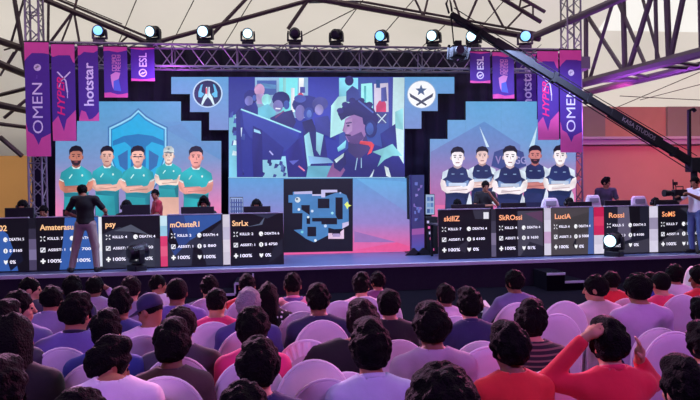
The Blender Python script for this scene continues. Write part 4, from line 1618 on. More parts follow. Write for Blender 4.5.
def banner_hot(label, pxs, y0, y1):
    t, U, patch, w, h = banner(label, pxs, y0, y1, [(1, .93), (.78, .90), (.30, .91), (.12, .87), (0, .86)], [(0, .03), (.12, .14), (.34, .12), (.48, .02), (.66, .03), (.84, .07), (1, .12)])
    up_text(t, U, 'hotstar', .26, .76, .20, .77, m_let, bold=True)


def banner_new(label, pxs, y0, y1):
    t, U, patch, w, h = banner(label, pxs, y0, y1, [(1, .92), (.6, .88), (.2, .91), (0, .90)], [(0, .09), (.25, .10), (.55, .06), (.8, .07), (1, .09)])
    rr = random.Random(5)
    lst = []
    for col in (.36, .55):
        for j in range(5):
            v0 = .52 + j * .065
            cell = [((col, v0), (col + .15, v0)), ((col, v0 + .045), (col + .15, v0 + .045)), ((col, v0), (col, v0 + .045)), ((col + .15, v0), (col + .15, v0 + .045)), ((col + .07, v0), (col + .07, v0 + .045))]
            rr.shuffle(cell)
            lst += [(a, b, .014) for a, b in cell[:4]]
    bars(t, U, lst, m_pale, 'block_print')
    patch('figure_print', [(.28, .44), (.50, .50), (.70, .48), (.62, .36), (.60, .20), (.40, .16), (.34, .22), (.30, .34)], m_pale, .0085)
    patch('figure_print_low', [(.40, .32), (.62, .36), (.66, .26), (.72, .12), (.40, .14)], m_blue, .0095)


def banner_esl(label, pxs, y0, y1):
    t, U, patch, w, h = banner(label, pxs, y0, y1, [(1, .95), (.5, .91), (0, .95)], [(0, .08), (.15, .07), (.5, .05), (.8, .07), (1, .09)])
    up_text(t, U, 'ESL', .34, .68, .42, .83, m_let, bold=True)
    disc(t, U, .50, .24, .088, .062, m_let)
    bars(t, U, [((.40, .20), (.52, .26), .025), ((.48, .20), (.60, .27), .025)], m_let)


banner_omen('tallest purple banner, beside the tan wall, with thin white letters', (25.5, 50), 41.5, 156.5)
banner_hyper('second tallest purple banner, with slanting pink letters, over the turquoise team', (52, 75.5), 43.5, 141)
banner_hot('mid-length purple banner with bold white letters, over the turquoise team', (78.5, 98.5), 45, 121)
banner_new('short purple banner with a pale figure print, over the turquoise team', (104, 127.5), 46, 97.5)
banner_esl('shortest purple banner with a round white sign, over the turquoise team', (131, 154.5), 47, 81)
banner_esl('shortest purple banner with a round white sign, over the navy team', (470, 490), 51, 83)
banner_new('short purple banner with a pale figure print, over the navy team', (492.5, 514), 51.5, 98.5)
YB = 14.82
banner_hot('mid-length purple banner with bold white letters, over the navy team', (516.5, 536.3), 51, 118)
YB = 13.80
banner_hyper('second tallest purple banner, with slanting pink letters, over the navy team', (537.5, 558.5), 50.5, 140)
banner_omen('tallest purple banner, beside the salmon wall, with thin white letters', (560, 581.5), 49.5, 152.5)

# ------------------------------------------------------------------ spotlights along the bridge
m_lens_on = mat('lens_lit', (.3, .5, .6), .2, emit=S(190, 235, 255), es=2.2)
m_lens_blue = mat('lens_lit_blue', (.2, .3, .6), .2, emit=S(120, 190, 255), es=1.8)
m_lens_off = mat('lens_dark', (.02, .02, .03), .1)
m_head = mat('lamp_body_black', (.013, .013, .02), .4)


def moving_head(label, loc, yaw, tilt, lens, s=1.0, hang=False, group=None):
    """base, U-shaped yoke and a rounded head with a lens"""
    t = thing('moving_head_light', label, 'spotlight', loc, yaw)
    t.scale = (s, s, s)
    MB().box((0, 0, .05), (.30, .22, .10)).build('base', m_head, t, bevel=.015)
    MB().lathe([(.09, .10), (.10, .115), (.09, .13)], n=16).build('pan_bearing', m_head, t)
    mb = MB()
    mb.slab([(-.19, .13), (.19, .13), (.19, .30), (.175, .38), (.145, .38), (.145, .17), (-.145, .17), (-.145, .38), (-.175, .38), (-.19, .30)], -.05, .05)
    mb.build('yoke', m_head, t, bevel=.008)
    R = Matrix.Rotation(math.pi / 2 + tilt, 3, 'X')
    c = Vector((0, 0, .33))
    MB().lathe([(.02, -.16), (.09, -.155), (.118, -.11), (.13, 0), (.128, .09), (.142, .14), (.142, .165), (.12, .17)], c, 20, R).build('lamp_head', m_head, t, smooth=False, bevel=.0)
    MB().lathe([(.001, .171), (.115, .171), (.112, .185), (.06, .198), (.001, .203)], c, 20, R).build('lens', lens, t, smooth=True)
    mb = MB()
    for k in range(5):
        mb.lathe([(.122, -.10 + .03 * k), (.134, -.10 + .03 * k), (.134, -.09 + .03 * k), (.122, -.09 + .03 * k)], c, 20, R)
    mb.build('cooling_fins', m_head, t)
    return t


for px, py, lens, yaw, tilt, s, lb in ((100, 47.5, m_lens_blue, 0, .12, .86, 'blue-lit spotlight standing above the mid-length bold-lettered banner beside the tan wall'),
                                 (154, 47.5, m_lens_on, -.4, .25, .92, 'white-lit spotlight at the tan-wall end of the open truss'),
                                 (205.5, 48, m_lens_on, -.25, .3, 1.0, 'bright white spotlight on the truss above the blue round emblem'),
                                 (248, 48, m_lens_on, 0, .25, .88, 'pale blue spotlight on the truss above the video corner beside the blue emblem'),
                                 (295, 48, m_lens_off, 3.1, -.2, .95, 'unlit spotlight on the truss nearest the pale blue one'),
                                 (336.5, 48, m_lens_off, 2.7, -.2, .92, 'unlit spotlight on the truss nearest the sky-blue tilted one'),
                                 (382, 48.5, m_lens_blue, -.5, .35, .92, 'sky-blue tilted spotlight on the truss above the pale strip of the video'),
                                 (434, 49, m_lens_on, -.6, .3, .98, 'white spotlight on the truss above the white star emblem'),
                                 (474, 51, m_lens_on, -.7, .3, 1.0, 'white spotlight on the truss beside the crane head'),
                                 (525, 51, m_lens_blue, -.3, .2, 1.0, 'blue spotlight on the truss above the mid-length banner over the navy team')):
    q = at(px, py, YTR)
    q.z = TRZ + TRH / 2 + .026
    moving_head(lb, q, yaw, tilt, lens, s)
for px, py, lens, yaw, tilt, lb in ((137, 271, m_lens_off, 2.3, -.15, 'black unlit spotlight standing on the stage edge before the grey desk panel'),
                              (614, 258.5, m_lens_on, -.95, .15, 'black spotlight with a white glow standing on the stage edge under the salmon wall')):
    q = at(px, py, z=ZS + .003)
    q.y = YF + .16
    q.x = at(px, py, q.y).x
    moving_head(lb, q, yaw, tilt, lens, 1.12)
# ------------------------------------------------------------------ desks with lit fronts
m_panel_frame = mat('panel_frame', (.02, .02, .025), .5)
m_desk_top = mat('desk_top', S(58, 56, 62), .5)
m_txt = mat('stat_white', (.8, .8, .85), .5, emit=S(240, 240, 248), es=1.0)
m_name = mat('stat_gold', (.8, .5, .3), .5, emit=S(250, 196, 128), es=1.0)
m_name2 = mat('stat_orange', (.8, .5, .3), .5, emit=S(246, 158, 92), es=1.0)
m_edge_lit = mat('desk_rim_pale', S(196, 190, 210), .5)
YD = 12.62                     # front of the desks
DH = 1.065


def desk(label, xa, xb, side, name, rows, shapes, strip, fname, group):
    """one player's desk: table, lit front panel with his name and six readings, pale strip beside it"""
    a, b = at(xa, 240, YD).x, at(xb, 240, YD).x
    w = b - a
    t = thing('player_desk', label, 'desk', ((a + b) / 2, YD, ZS), group=group)
    off = .0
    MB().box(((a + b) / 2, YD + .03, ZS + DH / 2), (w, .05, DH)).build('front_panel', m_panel_frame, t, world=True)
    MB().box(((a + b) / 2, YD + .42, ZS + .735), (w, .72, .03)).build('desk_top', m_desk_top, t, world=True)
    MB().box(((a + b) / 2, YD + .025, ZS + DH + .01), (w, .07, .02)).build('top_rim', m_edge_lit, t, world=True)
    for x in (a + .04, b - .04):
        MB().box((x, YD + .74, ZS + .36), (.05, .05, .72)).build('leg', m_black, t, world=True)
    # the lit face: u to the side, v up, in shares of the face
    p = Pic(YD - .002, .0005)
    z0, z1 = ZS + .03, ZS + DH - .005

    def fpoly(pts, col):
        y = YD - .003 - p.n * p.step
        p.n += 1
        base = len(p.v)
        for u, v in pts:
            p.v.append((a + w * u, y, z0 + (z1 - z0) * v))
        p.f.append(tuple(range(base, base + len(pts))))
        p.c += [S(*col)] * len(pts)
    fpoly([(0, 0), (1, 0), (1, 1), (0, 1)], shapes[0])
    for pts, col in shapes[1:]:
        fpoly(pts, col)
    def ipoly(u, r, pts, col):
        fpoly([(u + (x - u) * .8, r + (y - r) * .8) for x, y in pts], col)
    # icons
    for i, r in enumerate((.60, .385, .17)):
        if side == 'both':
            u = .10
            if i == 0:
                for q in ((-1, -1), (-1, 1), (1, -1), (1, 1)):
                    ipoly(u, r, [(u + q[0] * .012, r + q[1] * .012), (u + q[0] * .05, r + q[1] * .04), (u + q[0] * .05, r + q[1] * .06), (u + q[0] * .03, r + q[1] * .06)], (235, 235, 245))
            elif i == 1:
                ipoly(u, r, [(u - .05, r - .055), (u + .05, r - .055), (u + .05, r + .055), (u - .05, r + .055)], (235, 235, 245))
                ipoly(u, r, [(u - .035, r - .02), (u + .015, r + .04), (u - .035, r + .04)], (30, 30, 40))
                ipoly(u, r, [(u + .035, r + .02), (u - .01, r - .035), (u + .035, r - .035)], (60, 60, 70))
            else:
                ipoly(u, r, [(u - .05, r - .02), (u + .05, r - .02), (u + .05, r + .02), (u - .05, r + .02)], (245, 245, 250))
                ipoly(u, r, [(u - .018, r - .06), (u + .018, r - .06), (u + .018, r + .06), (u - .018, r + .06)], (245, 245, 250))
        u = .575
        if i < 2:
            n = 14
            ipoly(u, r, [(u + .05 * math.cos(2 * math.pi * k / n), r + .058 * math.sin(2 * math.pi * k / n)) for k in range(n)], (245, 245, 250))
            if i == 0:
                ipoly(u, r, [(u + .01, r - .03), (u + .03, r - .03), (u + .03, r - .01), (u + .01, r - .01)], (40, 40, 50))
            else:
                ipoly(u, r, [(u - .01, r - .035), (u + .01, r - .035), (u + .01, r + .035), (u - .01, r + .035)], (120, 120, 130))
        else:
            ipoly(u, r, [(u - .045, r + .05), (u, r + .035), (u + .045, r + .05), (u + .04, r - .01), (u, r - .06), (u - .04, r - .01)], (245, 245, 250))
    pic = p.build('lit_face', t, m_screen)
    ytxt = YD - .003 - p.n * p.step - .001

    def write(items, m, nm):
        mb = MB()
        for s, u0, u1, v0, v1, bold in items:
            put_text(mb, s, (a + w * u0, ytxt, z0 + (z1 - z0) * v0), (1, 0, 0), (0, 0, 1), width=w * (u1 - u0), height=(z1 - z0) * (v1 - v0), bold=bold, lift=0)
        mb.v = [Vector((v.x, ytxt, v.z)) for v in mb.v]
        off = root_loc(t)
        o = link_mesh(nm, mb.mesh(nm, m, shift=off), None, pic)
        return o
    write([(name[0], name[1], name[2], .765, .875, True)], m_name if fname == 'gold' else m_name2, 'name_lettering')
    k, d, s_, mny, hp, ar = rows
    it = []
    if side == 'both':
        it += [('KILLS: ' + k, .18, .43, .578, .630, True), ('ASSIST: ' + s_, .18, .46, .360, .410, True), (hp, .18, .40, .138, .205, True)]
    it += [('DEATH: ' + d, .645, .92, .578, .630, True), ('$ ' + mny, .645, .88, .355, .418, True), (ar, .65, .65 + .055 * len(ar), .138, .205, True)]
    write(it, m_txt, 'stat_lettering')
    # pale strip to the side
    if strip:
        sa, sb = at(strip[0], 240, YD).x, at(strip[1], 240, YD).x
        ps = Pic(YD - .002, .0005)
        mbx = MB().box(((sa + sb) / 2, YD + .03, ZS + DH / 2), (sb - sa - .004, .05, DH - .01))
        sp = mbx.build('side_strip', m_panel_frame, t, world=True)
        n = len(strip[2])
        for i, c in enumerate(strip[2]):
            y = YD - .003
            zb = z0 + (z1 - z0) * i / n
            zt_ = z0 + (z1 - z0) * (i + 1) / n
            base = len(ps.v)
            for x, z in ((sa, zb), (sb, zb), (sb, zt_), (sa, zt_)):
                ps.v.append((x, y, z))
            ps.f.append((base, base + 1, base + 2, base + 3))
            ps.c += [S(*c)] * 4
        q = ps.build('strip_picture', t, m_screen)
        q.parent = sp
    return t


B0, B1 = (12, 12, 16), (26, 28, 42)
BLU = (52, 92, 168)
LD = 'player desks below the turquoise team'
RD = 'player desks below the navy team'
W1 = (206, 200, 222)
desk('lit desk cut off by the picture edge under the tan wall', -26, 28.5, 'right', ('02', .46, .61), ('6', '5', '2', '8160', '40%', '0%'),
     [B0, ([(.30, 1), (.62, .70), (.72, .40), (.80, .0), (.2, 0)], BLU), ([(.66, 0), (.9, .2), (.8, .5), (.6, .2)], (16, 20, 40))], (28.8, 36.2, [(70, 62, 92), (120, 110, 150), (96, 86, 120), (50, 46, 66), (20, 20, 28)]), 'gold', LD)
desk('lit desk with a wide blue slash, behind the standing man in black', 36.6, 98.4, 'both', ('Amaterasu', .06, .60), ('7', '3', '1', '700', '100%', '100%'),
     [B0, ([(.36, 0), (.42, .5), (.46, .95), (.46, 1), (1, 1), (1, 0)], BLU), ([(.80, .55), (.98, .70), (.98, .9)], (66, 108, 184))], (98.8, 102, [(220, 226, 240), (236, 238, 246), (230, 232, 244)]), 'gold', LD)
desk('lit desk with a grey-black face and short name, behind the unlit floor spotlight', 102.4, 160, 'both', ('psy', .06, .24), ('4', '4', '2', '850', '100%', '100%'),
     [(44, 46, 60), ([(0, 1), (1, 1), (1, .55), (.6, .62), (.3, .80), (0, .66)], B0), ([(.18, .1), (.6, 0), (.9, 0), (.9, .6), (.5, .5)], (54, 56, 72)), ([(.2, .72), (.5, .84), (.8, .64), (.5, .70)], (80, 84, 100))],
     (160.4, 167.4, [(214, 60, 110), (226, 90, 130), (214, 60, 110), (150, 200, 226), (196, 226, 240)]), 'gold', LD)
desk('lit desk with dark blue wedges, second from the map screen', 167.8, 222.6, 'both', ('mOnsteR1', .05, .58), ('2', '4', '1', '860', '100%', '100%'),
     [(42, 44, 62), ([(.12, .2), (.4, .5), (.44, 1), (0, 1), (0, .5)], (44, 66, 128)), ([(.40, .5), (.98, .86), (.98, 1), (.3, 1)], (48, 84, 156)), ([(.42, 0), (.46, .38), (.62, .30), (.70, 0)], B0), ([(.5, .6), (.98, .9), (.98, .84), (.6, .5)], B0), ([(.05, .8), (.2, .4), (.1, .3), (0, .5)], B0)],
     (223, 230, [(204, 196, 214), (214, 206, 222), (190, 184, 210), (206, 200, 216)]), 'gold', LD)
desk('lit desk with an almost black face, next to the map screen', 230.4, 283.6, 'both', ('SnrLx', .04, .34), ('2', '6', '1', '4750', '100%', '0%'),
     [B0, ([(.30, .74), (.55, .80), (.66, .95), (.60, .78)], (86, 96, 120)), ([(.4, 1), (.7, .9), (.9, 1)], (40, 44, 66)), ([(.7, 0), (.98, .2), (.98, .5), (.8, .3)], (28, 30, 42))], None, 'gold', LD)
desk('lit desk with a black face and small white badge, beside the blue pillar', 438.8, 491, 'both', ('skillZ', .10, .40), ('7', '4', '1', '6100', '100%', '0%'),
     [B0, ([(.65, 1), (.98, 1), (.98, .8), (.70, .8)], (48, 48, 62)), ([(.86, .80), (.96, .80), (.96, .94), (.86, .94)], (226, 226, 236)), ([(.3, .2), (.6, .4), (.5, .1)], (40, 38, 50))], (491.3, 496, [(90, 84, 112), (120, 110, 140), (60, 58, 76), (40, 40, 52)]), 'orange', RD)
desk('lit desk with a black and grey face, second from the blue pillar', 496.3, 543.8, 'both', ('SkROssi', .06, .54), ('4', '4', '5', '1650', '100%', '81%'),
     [B0, ([(.45, 0), (.45, .95), (.98, .95), (.98, 0)], (66, 64, 80)), ([(.6, .9), (.98, .95), (.98, .7)], (90, 60, 90)), ([(.5, 0), (.7, .3), (.98, .2), (.98, 0)], (34, 34, 46))], (544.2, 551, [(212, 206, 226), (196, 160, 200), (214, 208, 228), (200, 192, 216)]), 'orange', RD)
desk('lit desk with a brown-grey face, in the middle of the desks under the navy team', 551.4, 593.6, 'both', ('LuciA', .08, .46), ('6', '4', '3', '5000', '100%', '0%'),
     [(72, 66, 70), ([(.1, .7), (.9, .9), (.9, .5), (.2, .3)], (62, 58, 60)), ([(.86, 0), (1, 0), (1, 1), (.9, 1)], (72, 96, 160)), ([(.5, .2), (.6, .4), (.56, .1)], B0)], (594, 604, [(220, 214, 232), (206, 200, 220), (200, 40, 90), (214, 60, 100), (190, 30, 80)]), 'orange', RD)
desk('lit desk behind the glowing floor spotlight', 604.4, 649, 'both', ('Rossi', .10, .44), ('5', '5', '3', '4100', '100%', '0%'),
     [B1, ([(.3, 1), (.55, 1), (.6, .3), (.3, .2)], (92, 86, 110)), ([(.55, 1), (.8, 1), (.8, .5), (.6, .4)], B0), ([(0, 0), (1, 0), (1, .3), (.5, .2)], (58, 56, 70))], (649.4, 658, [(214, 208, 228), (200, 192, 216), (150, 140, 170), (214, 208, 228)]), 'orange', RD)
desk('lit desk beside the cameraman in a white shirt', 658.4, 702, 'both', ('SoMS', .08, .38), ('7', '4', '8', '650', '100%', '100%'),
     [B0, ([(0, .2), (.5, .5), (.9, .3), (.9, 0), (0, 0)], (54, 52, 62)), ([(.5, .95), (.98, .95), (.98, .6)], (46, 46, 56))], None, 'orange', RD)

# ------------------------------------------------------------------ monitors on the desks
m_mon = mat('monitor_black', (.014, .014, .017), .4)


def monitor(label, px0, px1, ytop, Y=YD + .30, group=None):
    a, b = at(px0, ytop, Y), at(px1, ytop, Y)
    cx, w, z1 = (a.x + b.x) / 2, b.x - a.x, a.z
    zt = ZS + .751
    t = thing('monitor', label, 'monitor', (cx, Y, zt), group=group)
    MB().box((cx, Y, (zt + .10 + z1) / 2), (w, .045, z1 - zt - .10)).build('housing', m_mon, t, world=True, bevel=.008)
    MB().box((cx, Y + .024, (zt + .10 + z1) / 2), (w - .03, .004, z1 - zt - .13)).build('display', mat('display_lit', (.02, .02, .03), .3, emit=S(70, 90, 130), es=.8), t, world=True)
    MB().box((cx, Y - .03, zt + .20), (.06, .03, .30)).build('stand', m_mon, t, world=True)
    MB().box((cx, Y - .01, zt + .006), (.24, .20, .012)).build('foot', m_mon, t, world=True, bevel=.004)
    return t


for x0, x1, y, lb in ((5, 34, 208, 'wide black monitor before the tan wall'), (63, 79, 209.5, 'black monitor partly hidden by the standing man in black'), (122, 150, 205, 'black monitor beside the man in the red shirt'),
                      (181, 214, 207, 'black monitor below the headset wearer under the turquoise team'), (243.5, 270.5, 206.5, 'black monitor beside the patterned light box'),
                      (451, 485, 204.5, 'black monitor on the desk beside the blue pillar'), (501, 526, 203, 'black monitor next to the man holding his chin'),
                      (568, 591.5, 202, 'black monitor between the two white gaming chairs under the navy team'), (604.5, 630.5, 200.5, 'black monitor before the standing man at the salmon wall'),
                      (654.5, 679, 200, 'black monitor nearest the cameraman')):
    monitor(lb, x0, x1, y)

# ------------------------------------------------------------------ blue pillar, small screens, speakers
YP = 13.7
a, b = at(411.3, 250, YP).x, at(424.6, 250, YP).x
z1 = at(418, 174.5, YP).z
t = thing('display_pillar', 'blue-violet standing pillar on black wedge feet between the map and the desks', 'pillar', ((a + b) / 2, YP, ZS))
MB().box(((a + b) / 2, YP + .08, (ZS + .02 + z1) / 2), (b - a, .16, z1 - ZS - .04)).build('column', mat('pillar_blue', S(50, 46, 96), .5, noise=.35, nscale=7), t, world=True, bevel=.01)
pp = Pic(YP - .002, .0006)
pp.grad([(411.8, 175), (424.2, 174.8), (424.2, 228), (411.8, 229)], lambda x, y: lerp((46, 56, 116), (58, 52, 112), (y - 175) / 50))
pp.grad([(411.8, 229), (424.2, 228), (424.2, 234), (411.8, 235)], lambda x, y: (150, 82, 160))
pp.grad([(411.8, 235), (424.2, 234), (424.2, 250), (411.8, 252)], lambda x, y: lerp((104, 66, 150), (70, 80, 170), (y - 235) / 15))
for i in range(16):
    x, y = 413 + random.random() * 8, 180 + random.random() * 42
    pp.poly([(x, y), (x + random.uniform(1.5, 3.5), y), (x + random.uniform(1.5, 3), y + random.uniform(1.5, 4)), (x, y + 3)], random.choice([(98, 110, 190), (120, 100, 180), (46, 52, 110), (130, 120, 196)]))
pp.build('picture', t, m_screen)
for k in (0, 1):
    x = a + .04 if k == 0 else b - .04
    mb = MB()
    mb.slab([(x - .20, ZS + .002), (x + .18, ZS + .002), (x + .02, ZS + .17), (x - .02, ZS + .17)], YP - .10, YP - .03)
    mb.build('wedge_foot', m_black, t, world=True)
YQ = 14.45
a, b = at(406.5, 200, YQ), at(412.8, 200, YQ)
t = thing('column_speaker', 'slim black loudspeaker column behind the blue pillar', 'speaker', ((a.x + b.x) / 2, YQ - .15, ZS))
zb, zt2 = at(409, 219, YQ).z, at(409, 176, YQ).z
MB().box(((a.x + b.x) / 2, YQ - .10, (zb + zt2) / 2), (b.x - a.x, .16, zt2 - zb)).build('cabinet', m_matte, t, world=True, bevel=.01)
MB().tube([((a.x + b.x) / 2, YQ - .10, ZS + .02), ((a.x + b.x) / 2, YQ - .10, zb)], .02, 8).build('pole', m_black, t, world=True)
MB().lathe([(.16, 0), (.16, .015), (.03, .03)], ((a.x + b.x) / 2, YQ - .10, ZS + .002), 16).build('base', m_black, t, world=True)
YQ = 14.2
a, b = at(425.3, 205, YQ), at(434.8, 205, YQ)
t = thing('stage_screen', 'small pale blue screen on a rack between the pillar and the first desk', 'screen', ((a.x + b.x) / 2, YQ, ZS))
zb, zt2 = at(430, 215, YQ).z, at(430, 194, YQ).z
cxq = (a.x + b.x) / 2
MB().box((cxq, YQ + .03, (zb + zt2) / 2), (b.x - a.x, .05, zt2 - zb)).build('housing', m_black, t, world=True)
pp = Pic(YQ - .001, .0006)
pp.poly([(425.8, 194.6), (434.3, 194.6), (434.3, 214.4), (425.8, 214.4)], (150, 176, 210))
for i, (x, y) in enumerate(((427, 197), (430.5, 197), (427, 203), (430.5, 203), (427, 209), (430.5, 209))):
    pp.poly([(x, y), (x + 2.8, y), (x + 2.8, y + 4), (x, y + 4)], [(84, 120, 180), (60, 90, 150), (110, 150, 200)][i % 3])
pp.build('picture', t, m_screen)
MB().box((cxq, YQ + .08, (ZS + zb) / 2), (.10, .05, zb - ZS)).build('stand', m_black, t, world=True)
t = thing('equipment_rack', 'black rack of gear with pink lights beside the first desk', 'rack', (cxq + .03, YQ - .45, ZS))
zr_ = at(432, 217, YQ - .45).z
a, b = at(426, 230, YQ - .45), at(438, 230, YQ - .45)
MB().box(((a.x + b.x) / 2, YQ - .30, (ZS + zr_) / 2 + .002), (b.x - a.x, .30, zr_ - ZS)).build('case', m_matte, t, world=True, bevel=.01)
for i in range(6):
    q = at(428 + (i * 37 % 9), 222 + i * 5.5, YQ - .455)
    MB().box((q.x, YQ - .455, q.z), (.05, .012, .06)).build('indicator', mat('indicator_pink', (.3, .1, .2), .4, emit=S(220, 90, 150), es=.9) if i % 2 else mat('indicator_pale', (.3, .3, .4), .4, emit=S(190, 180, 210), es=.8), t, world=True)
a, b = at(230, 205, YD + .5), at(243, 205, YD + .5)
zt2 = at(236, 197, YD + .5).z
t = thing('light_box', 'small white light box with blue pattern on the desk next to the map', 'light box', ((a.x + b.x) / 2, YD + .5, ZS + .751))
MB().box(((a.x + b.x) / 2, YD + .53, (ZS + .752 + zt2) / 2), (b.x - a.x, .05, zt2 - ZS - .752)).build('housing', m_black, t, world=True)
pp = Pic(YD + .504, .0006)
pp.poly([(230.4, 197.6), (242.6, 197.6), (242.6, 222), (230.4, 222)], (150, 170, 214))
for i in range(5):
    pp.poly([(231.2 + i * 2.3, 199), (232.4 + i * 2.3, 199), (232.6 + i * 2.3, 214), (231.2 + i * 2.3, 214)], (52, 64, 130))
for j in range(3):
    pp.poly([(230.6, 202 + j * 4.2), (242.4, 202 + j * 4.2), (242.4, 203.2 + j * 4.2), (230.6, 203.2 + j * 4.2)], (66, 82, 150))
pp.build('picture', t, m_screen)

# ------------------------------------------------------------------ white gaming chairs
m_wchair = mat('white_leather', S(238, 232, 236), .45)


def gaming_chair(label, px, ytop, w=.50, Y=13.95):
    q = at(px, ytop, Y)
    t = thing('gaming_chair', label, 'chair', (q.x, Y, ZS))
    H = q.z - ZS
    mb = MB()
    mb.slab([(-w * .36, .50), (w * .36, .50), (w * .50, .80), (w * .46, 1.02), (w * .36, H - .06), (w * .28, H), (-w * .28, H), (-w * .36, H - .06), (-w * .46, 1.02), (-w * .50, .80)], .20, .30)
    mb.build('backrest', m_wchair, t, bevel=.03, smooth=True)
    MB().box((0, .18, H - .13), (w * .5, .05, .12)).build('neck_pillow', mat('pillow_grey', S(150, 146, 156), .6), t, bevel=.02)
    MB().box((0, -.02, .47), (w, .50, .10)).build('seat', m_wchair, t, bevel=.03)
    for s in (-1, 1):
        MB().box((s * w * .56, -.02, .68), (.06, .28, .03)).box((s * w * .56, .0, .58), (.04, .05, .20)).build('armrest', m_black, t)
    MB().lathe([(.03, .07), (.03, .43)], n=10).build('column', m_black, t)
    for k in range(5):
        an = 2 * math.pi * k / 5 + .3
        MB().tube([(0, 0, .09), (.30 * math.cos(an), .30 * math.sin(an), .06)], [.03, .02], 6).build('foot_spoke', m_black, t)
        MB().lathe([(.005, -.028), (.028, -.02), (.028, .02), (.005, .028)], (.30 * math.cos(an), .30 * math.sin(an), .03), 10, Matrix.Rotation(math.pi / 2, 3, 'X')).build('caster', m_black, t)
    return t


gaming_chair('white gaming chair below the navy team, beside the middle desk', 554.5, 198, .52)
gaming_chair('white gaming chair before the man standing at the salmon wall', 598, 195, .46)
gaming_chair('white gaming chair nearest the cameraman', 644.5, 196, .50)

# ------------------------------------------------------------------ people on the stage
blk = cloth(20, 19, 24)
TP = lambda **k: k


def seat_player(label, px, ytop, Y=13.45, hair='short', shirt=blk, headset=True, sk=1, seed=0):
    P = Pose('sit', yaw=math.pi * 0, pitch=-.25)
    q = at(px, ytop, Y)
    z = q.z - ZS
    s = max(.86, min(1.12, z / 1.30))
    o = person(label, (q.x, Y, ZS), P, 'sit_player', s=s, rz=math.pi, shirt=shirt, hair=hair, sk=sk, seed=seed)
    if headset:
        R = Matrix(P.HR.tolist())
        c = Vector(P.head)
        pts = [c + R @ Vector((.098 * math.cos(a), 0, .005 + .125 * math.sin(a))) for a in [math.pi * k / 10 for k in range(11)]]
        hsx = thing('headset', 'black headset on the ' + label, 'headset', (q.x, Y, ZS), math.pi)
        hsx.scale = (s, s, s)
        MB().tube(pts, .013, 8).build('headband', m_black, hsx, smooth=True)
        for sx in (-1, 1):
            Rr = R @ Matrix.Rotation(math.pi / 2, 3, 'Y')
            MB().lathe([(.02, -.024), (.046, -.018), (.050, 0), (.046, .018), (.02, .024)], c + R @ Vector((sx * .104, .004, -.012)), 14, Rr).build('ear_cup', m_black, hsx, smooth=True)
    # the stool or chair under the player
    st_ = thing('player_stool', 'dark stool under the ' + label, 'chair', (q.x, Y + .04, ZS))
    MB().box((0, 0, .42 * s), (.46, .44, .07)).build('seat', m_black, st_, bevel=.02)
    MB().lathe([(.03, .04), (.03, .38 * s)], n=10).build('column', m_black, st_)
    MB().lathe([(.24, .002), (.24, .02), (.04, .05)], n=18).build('base', m_black, st_)
    return o


seat_player('player showing dark hair above the monitor at the tan wall', 23.5, 200.5)
seat_player('player low beside the silver tower', 44, 206, headset=False, Y=13.6)
seat_player('player above the monitor beside the red shirt', 127, 200.5)
seat_player('player with full hair above the monitor under the turquoise team', 204, 197.5, hair='full')
seat_player('player next to the patterned light box', 256.5, 199.5)
seat_player('player low above the monitor beside the blue pillar', 457, 199.5, headset=False)
seat_player('player low beside the middle white gaming chair', 568.5, 198, Y=13.3)
seat_player('player low above the monitor nearest the cameraman', 654.5, 198, Y=13.3)

# man in black with his back to the seats
P = Pose('stand_arms', yaw=.55, pitch=-.30)
P.head = V3(-.075, .09, 1.545)
P.L.update(el=V3(-.34, .0, 1.13), wr=V3(-.19, .19, 1.04), hd=V3(.8, .5, -.1), ankle=V3(-.26, -.02, .085), toe=V3(-.36, .11, .03), knee=V3(-.19, .02, .49))
P.Rt.update(el=V3(.35, .06, 1.16), wr=V3(.30, .29, 1.08), hd=V3(-.2, 1, 0), ankle=V3(.20, -.02, .085), toe=V3(.24, .12, .03), knee=V3(.165, .015, .49))
q = at(87, 271, z=ZS)
person('man standing on the stage edge in black T-shirt and grey trousers, back turned', (at(86.5, 271, 12.36).x, 12.36, ZS), P, 'arms_stage', s=1.02, shirt=cloth(14, 13, 17), hair='short', trousers=cloth(168, 148, 142), seed=1, eyes=True)

# man in the red shirt behind the desks
P = Pose('stand_arms', yaw=1.1)
P.L.update(el=V3(-.27, .06, 1.12), wr=V3(-.16, .28, 1.02), hd=V3(.2, 1, 0))
P.Rt.update(el=V3(.27, .06, 1.12), wr=V3(.16, .28, 1.02), hd=V3(-.2, 1, 0))
q = at(155.5, 189.5, 13.75)
s = (q.z - ZS) / 1.71
person('person in a dark red shirt leaning by the monitor before the turquoise team', (q.x + .02, 13.75, ZS), P, 'arms_red', s=s, rz=math.pi - 1.2, shirt=cloth(170, 34, 52), hair='short', seed=2, eyes=True)

# man with a hand at his chin
P = Pose('stand_arms', yaw=0, pitch=-.2)
P.L.update(el=V3(-.27, .10, 1.14), wr=V3(-.05, .20, 1.39), hd=V3(.35, -.1, .8), curl=.9)
P.Rt.update(el=V3(.28, .08, 1.12), wr=V3(-.02, .24, 1.12), hd=V3(-1, .1, .1), curl=.4)
q = at(485, 181, 13.9)
s = (q.z - ZS) / 1.71
person('man in black standing with a hand at his chin before the navy team', (q.x, 13.9, ZS), P, 'arms_chin', s=s, rz=math.pi, shirt=cloth(16, 15, 20), hair='short', seed=3, eyes=True)

# man at the salmon wall
P = Pose('stand_arms', yaw=.9, pitch=-.1)
P.L.update(el=V3(-.27, .05, 1.12), wr=V3(-.20, .27, 1.00), hd=V3(.1, 1, 0))
P.Rt.update(el=V3(.27, .05, 1.12), wr=V3(.20, .27, 1.00), hd=V3(-.1, 1, 0))
q = at(603.5, 178, 14.8)
s = (q.z - ZS) / 1.71
person('man in a dark grey shirt standing before the salmon wall', (q.x + .06, 14.8, ZS), P, 'arms_wall', s=s, rz=math.pi - .3, shirt=cloth(56, 54, 66), sleeve='short', hair='quiff', seed=1, eyes=True)

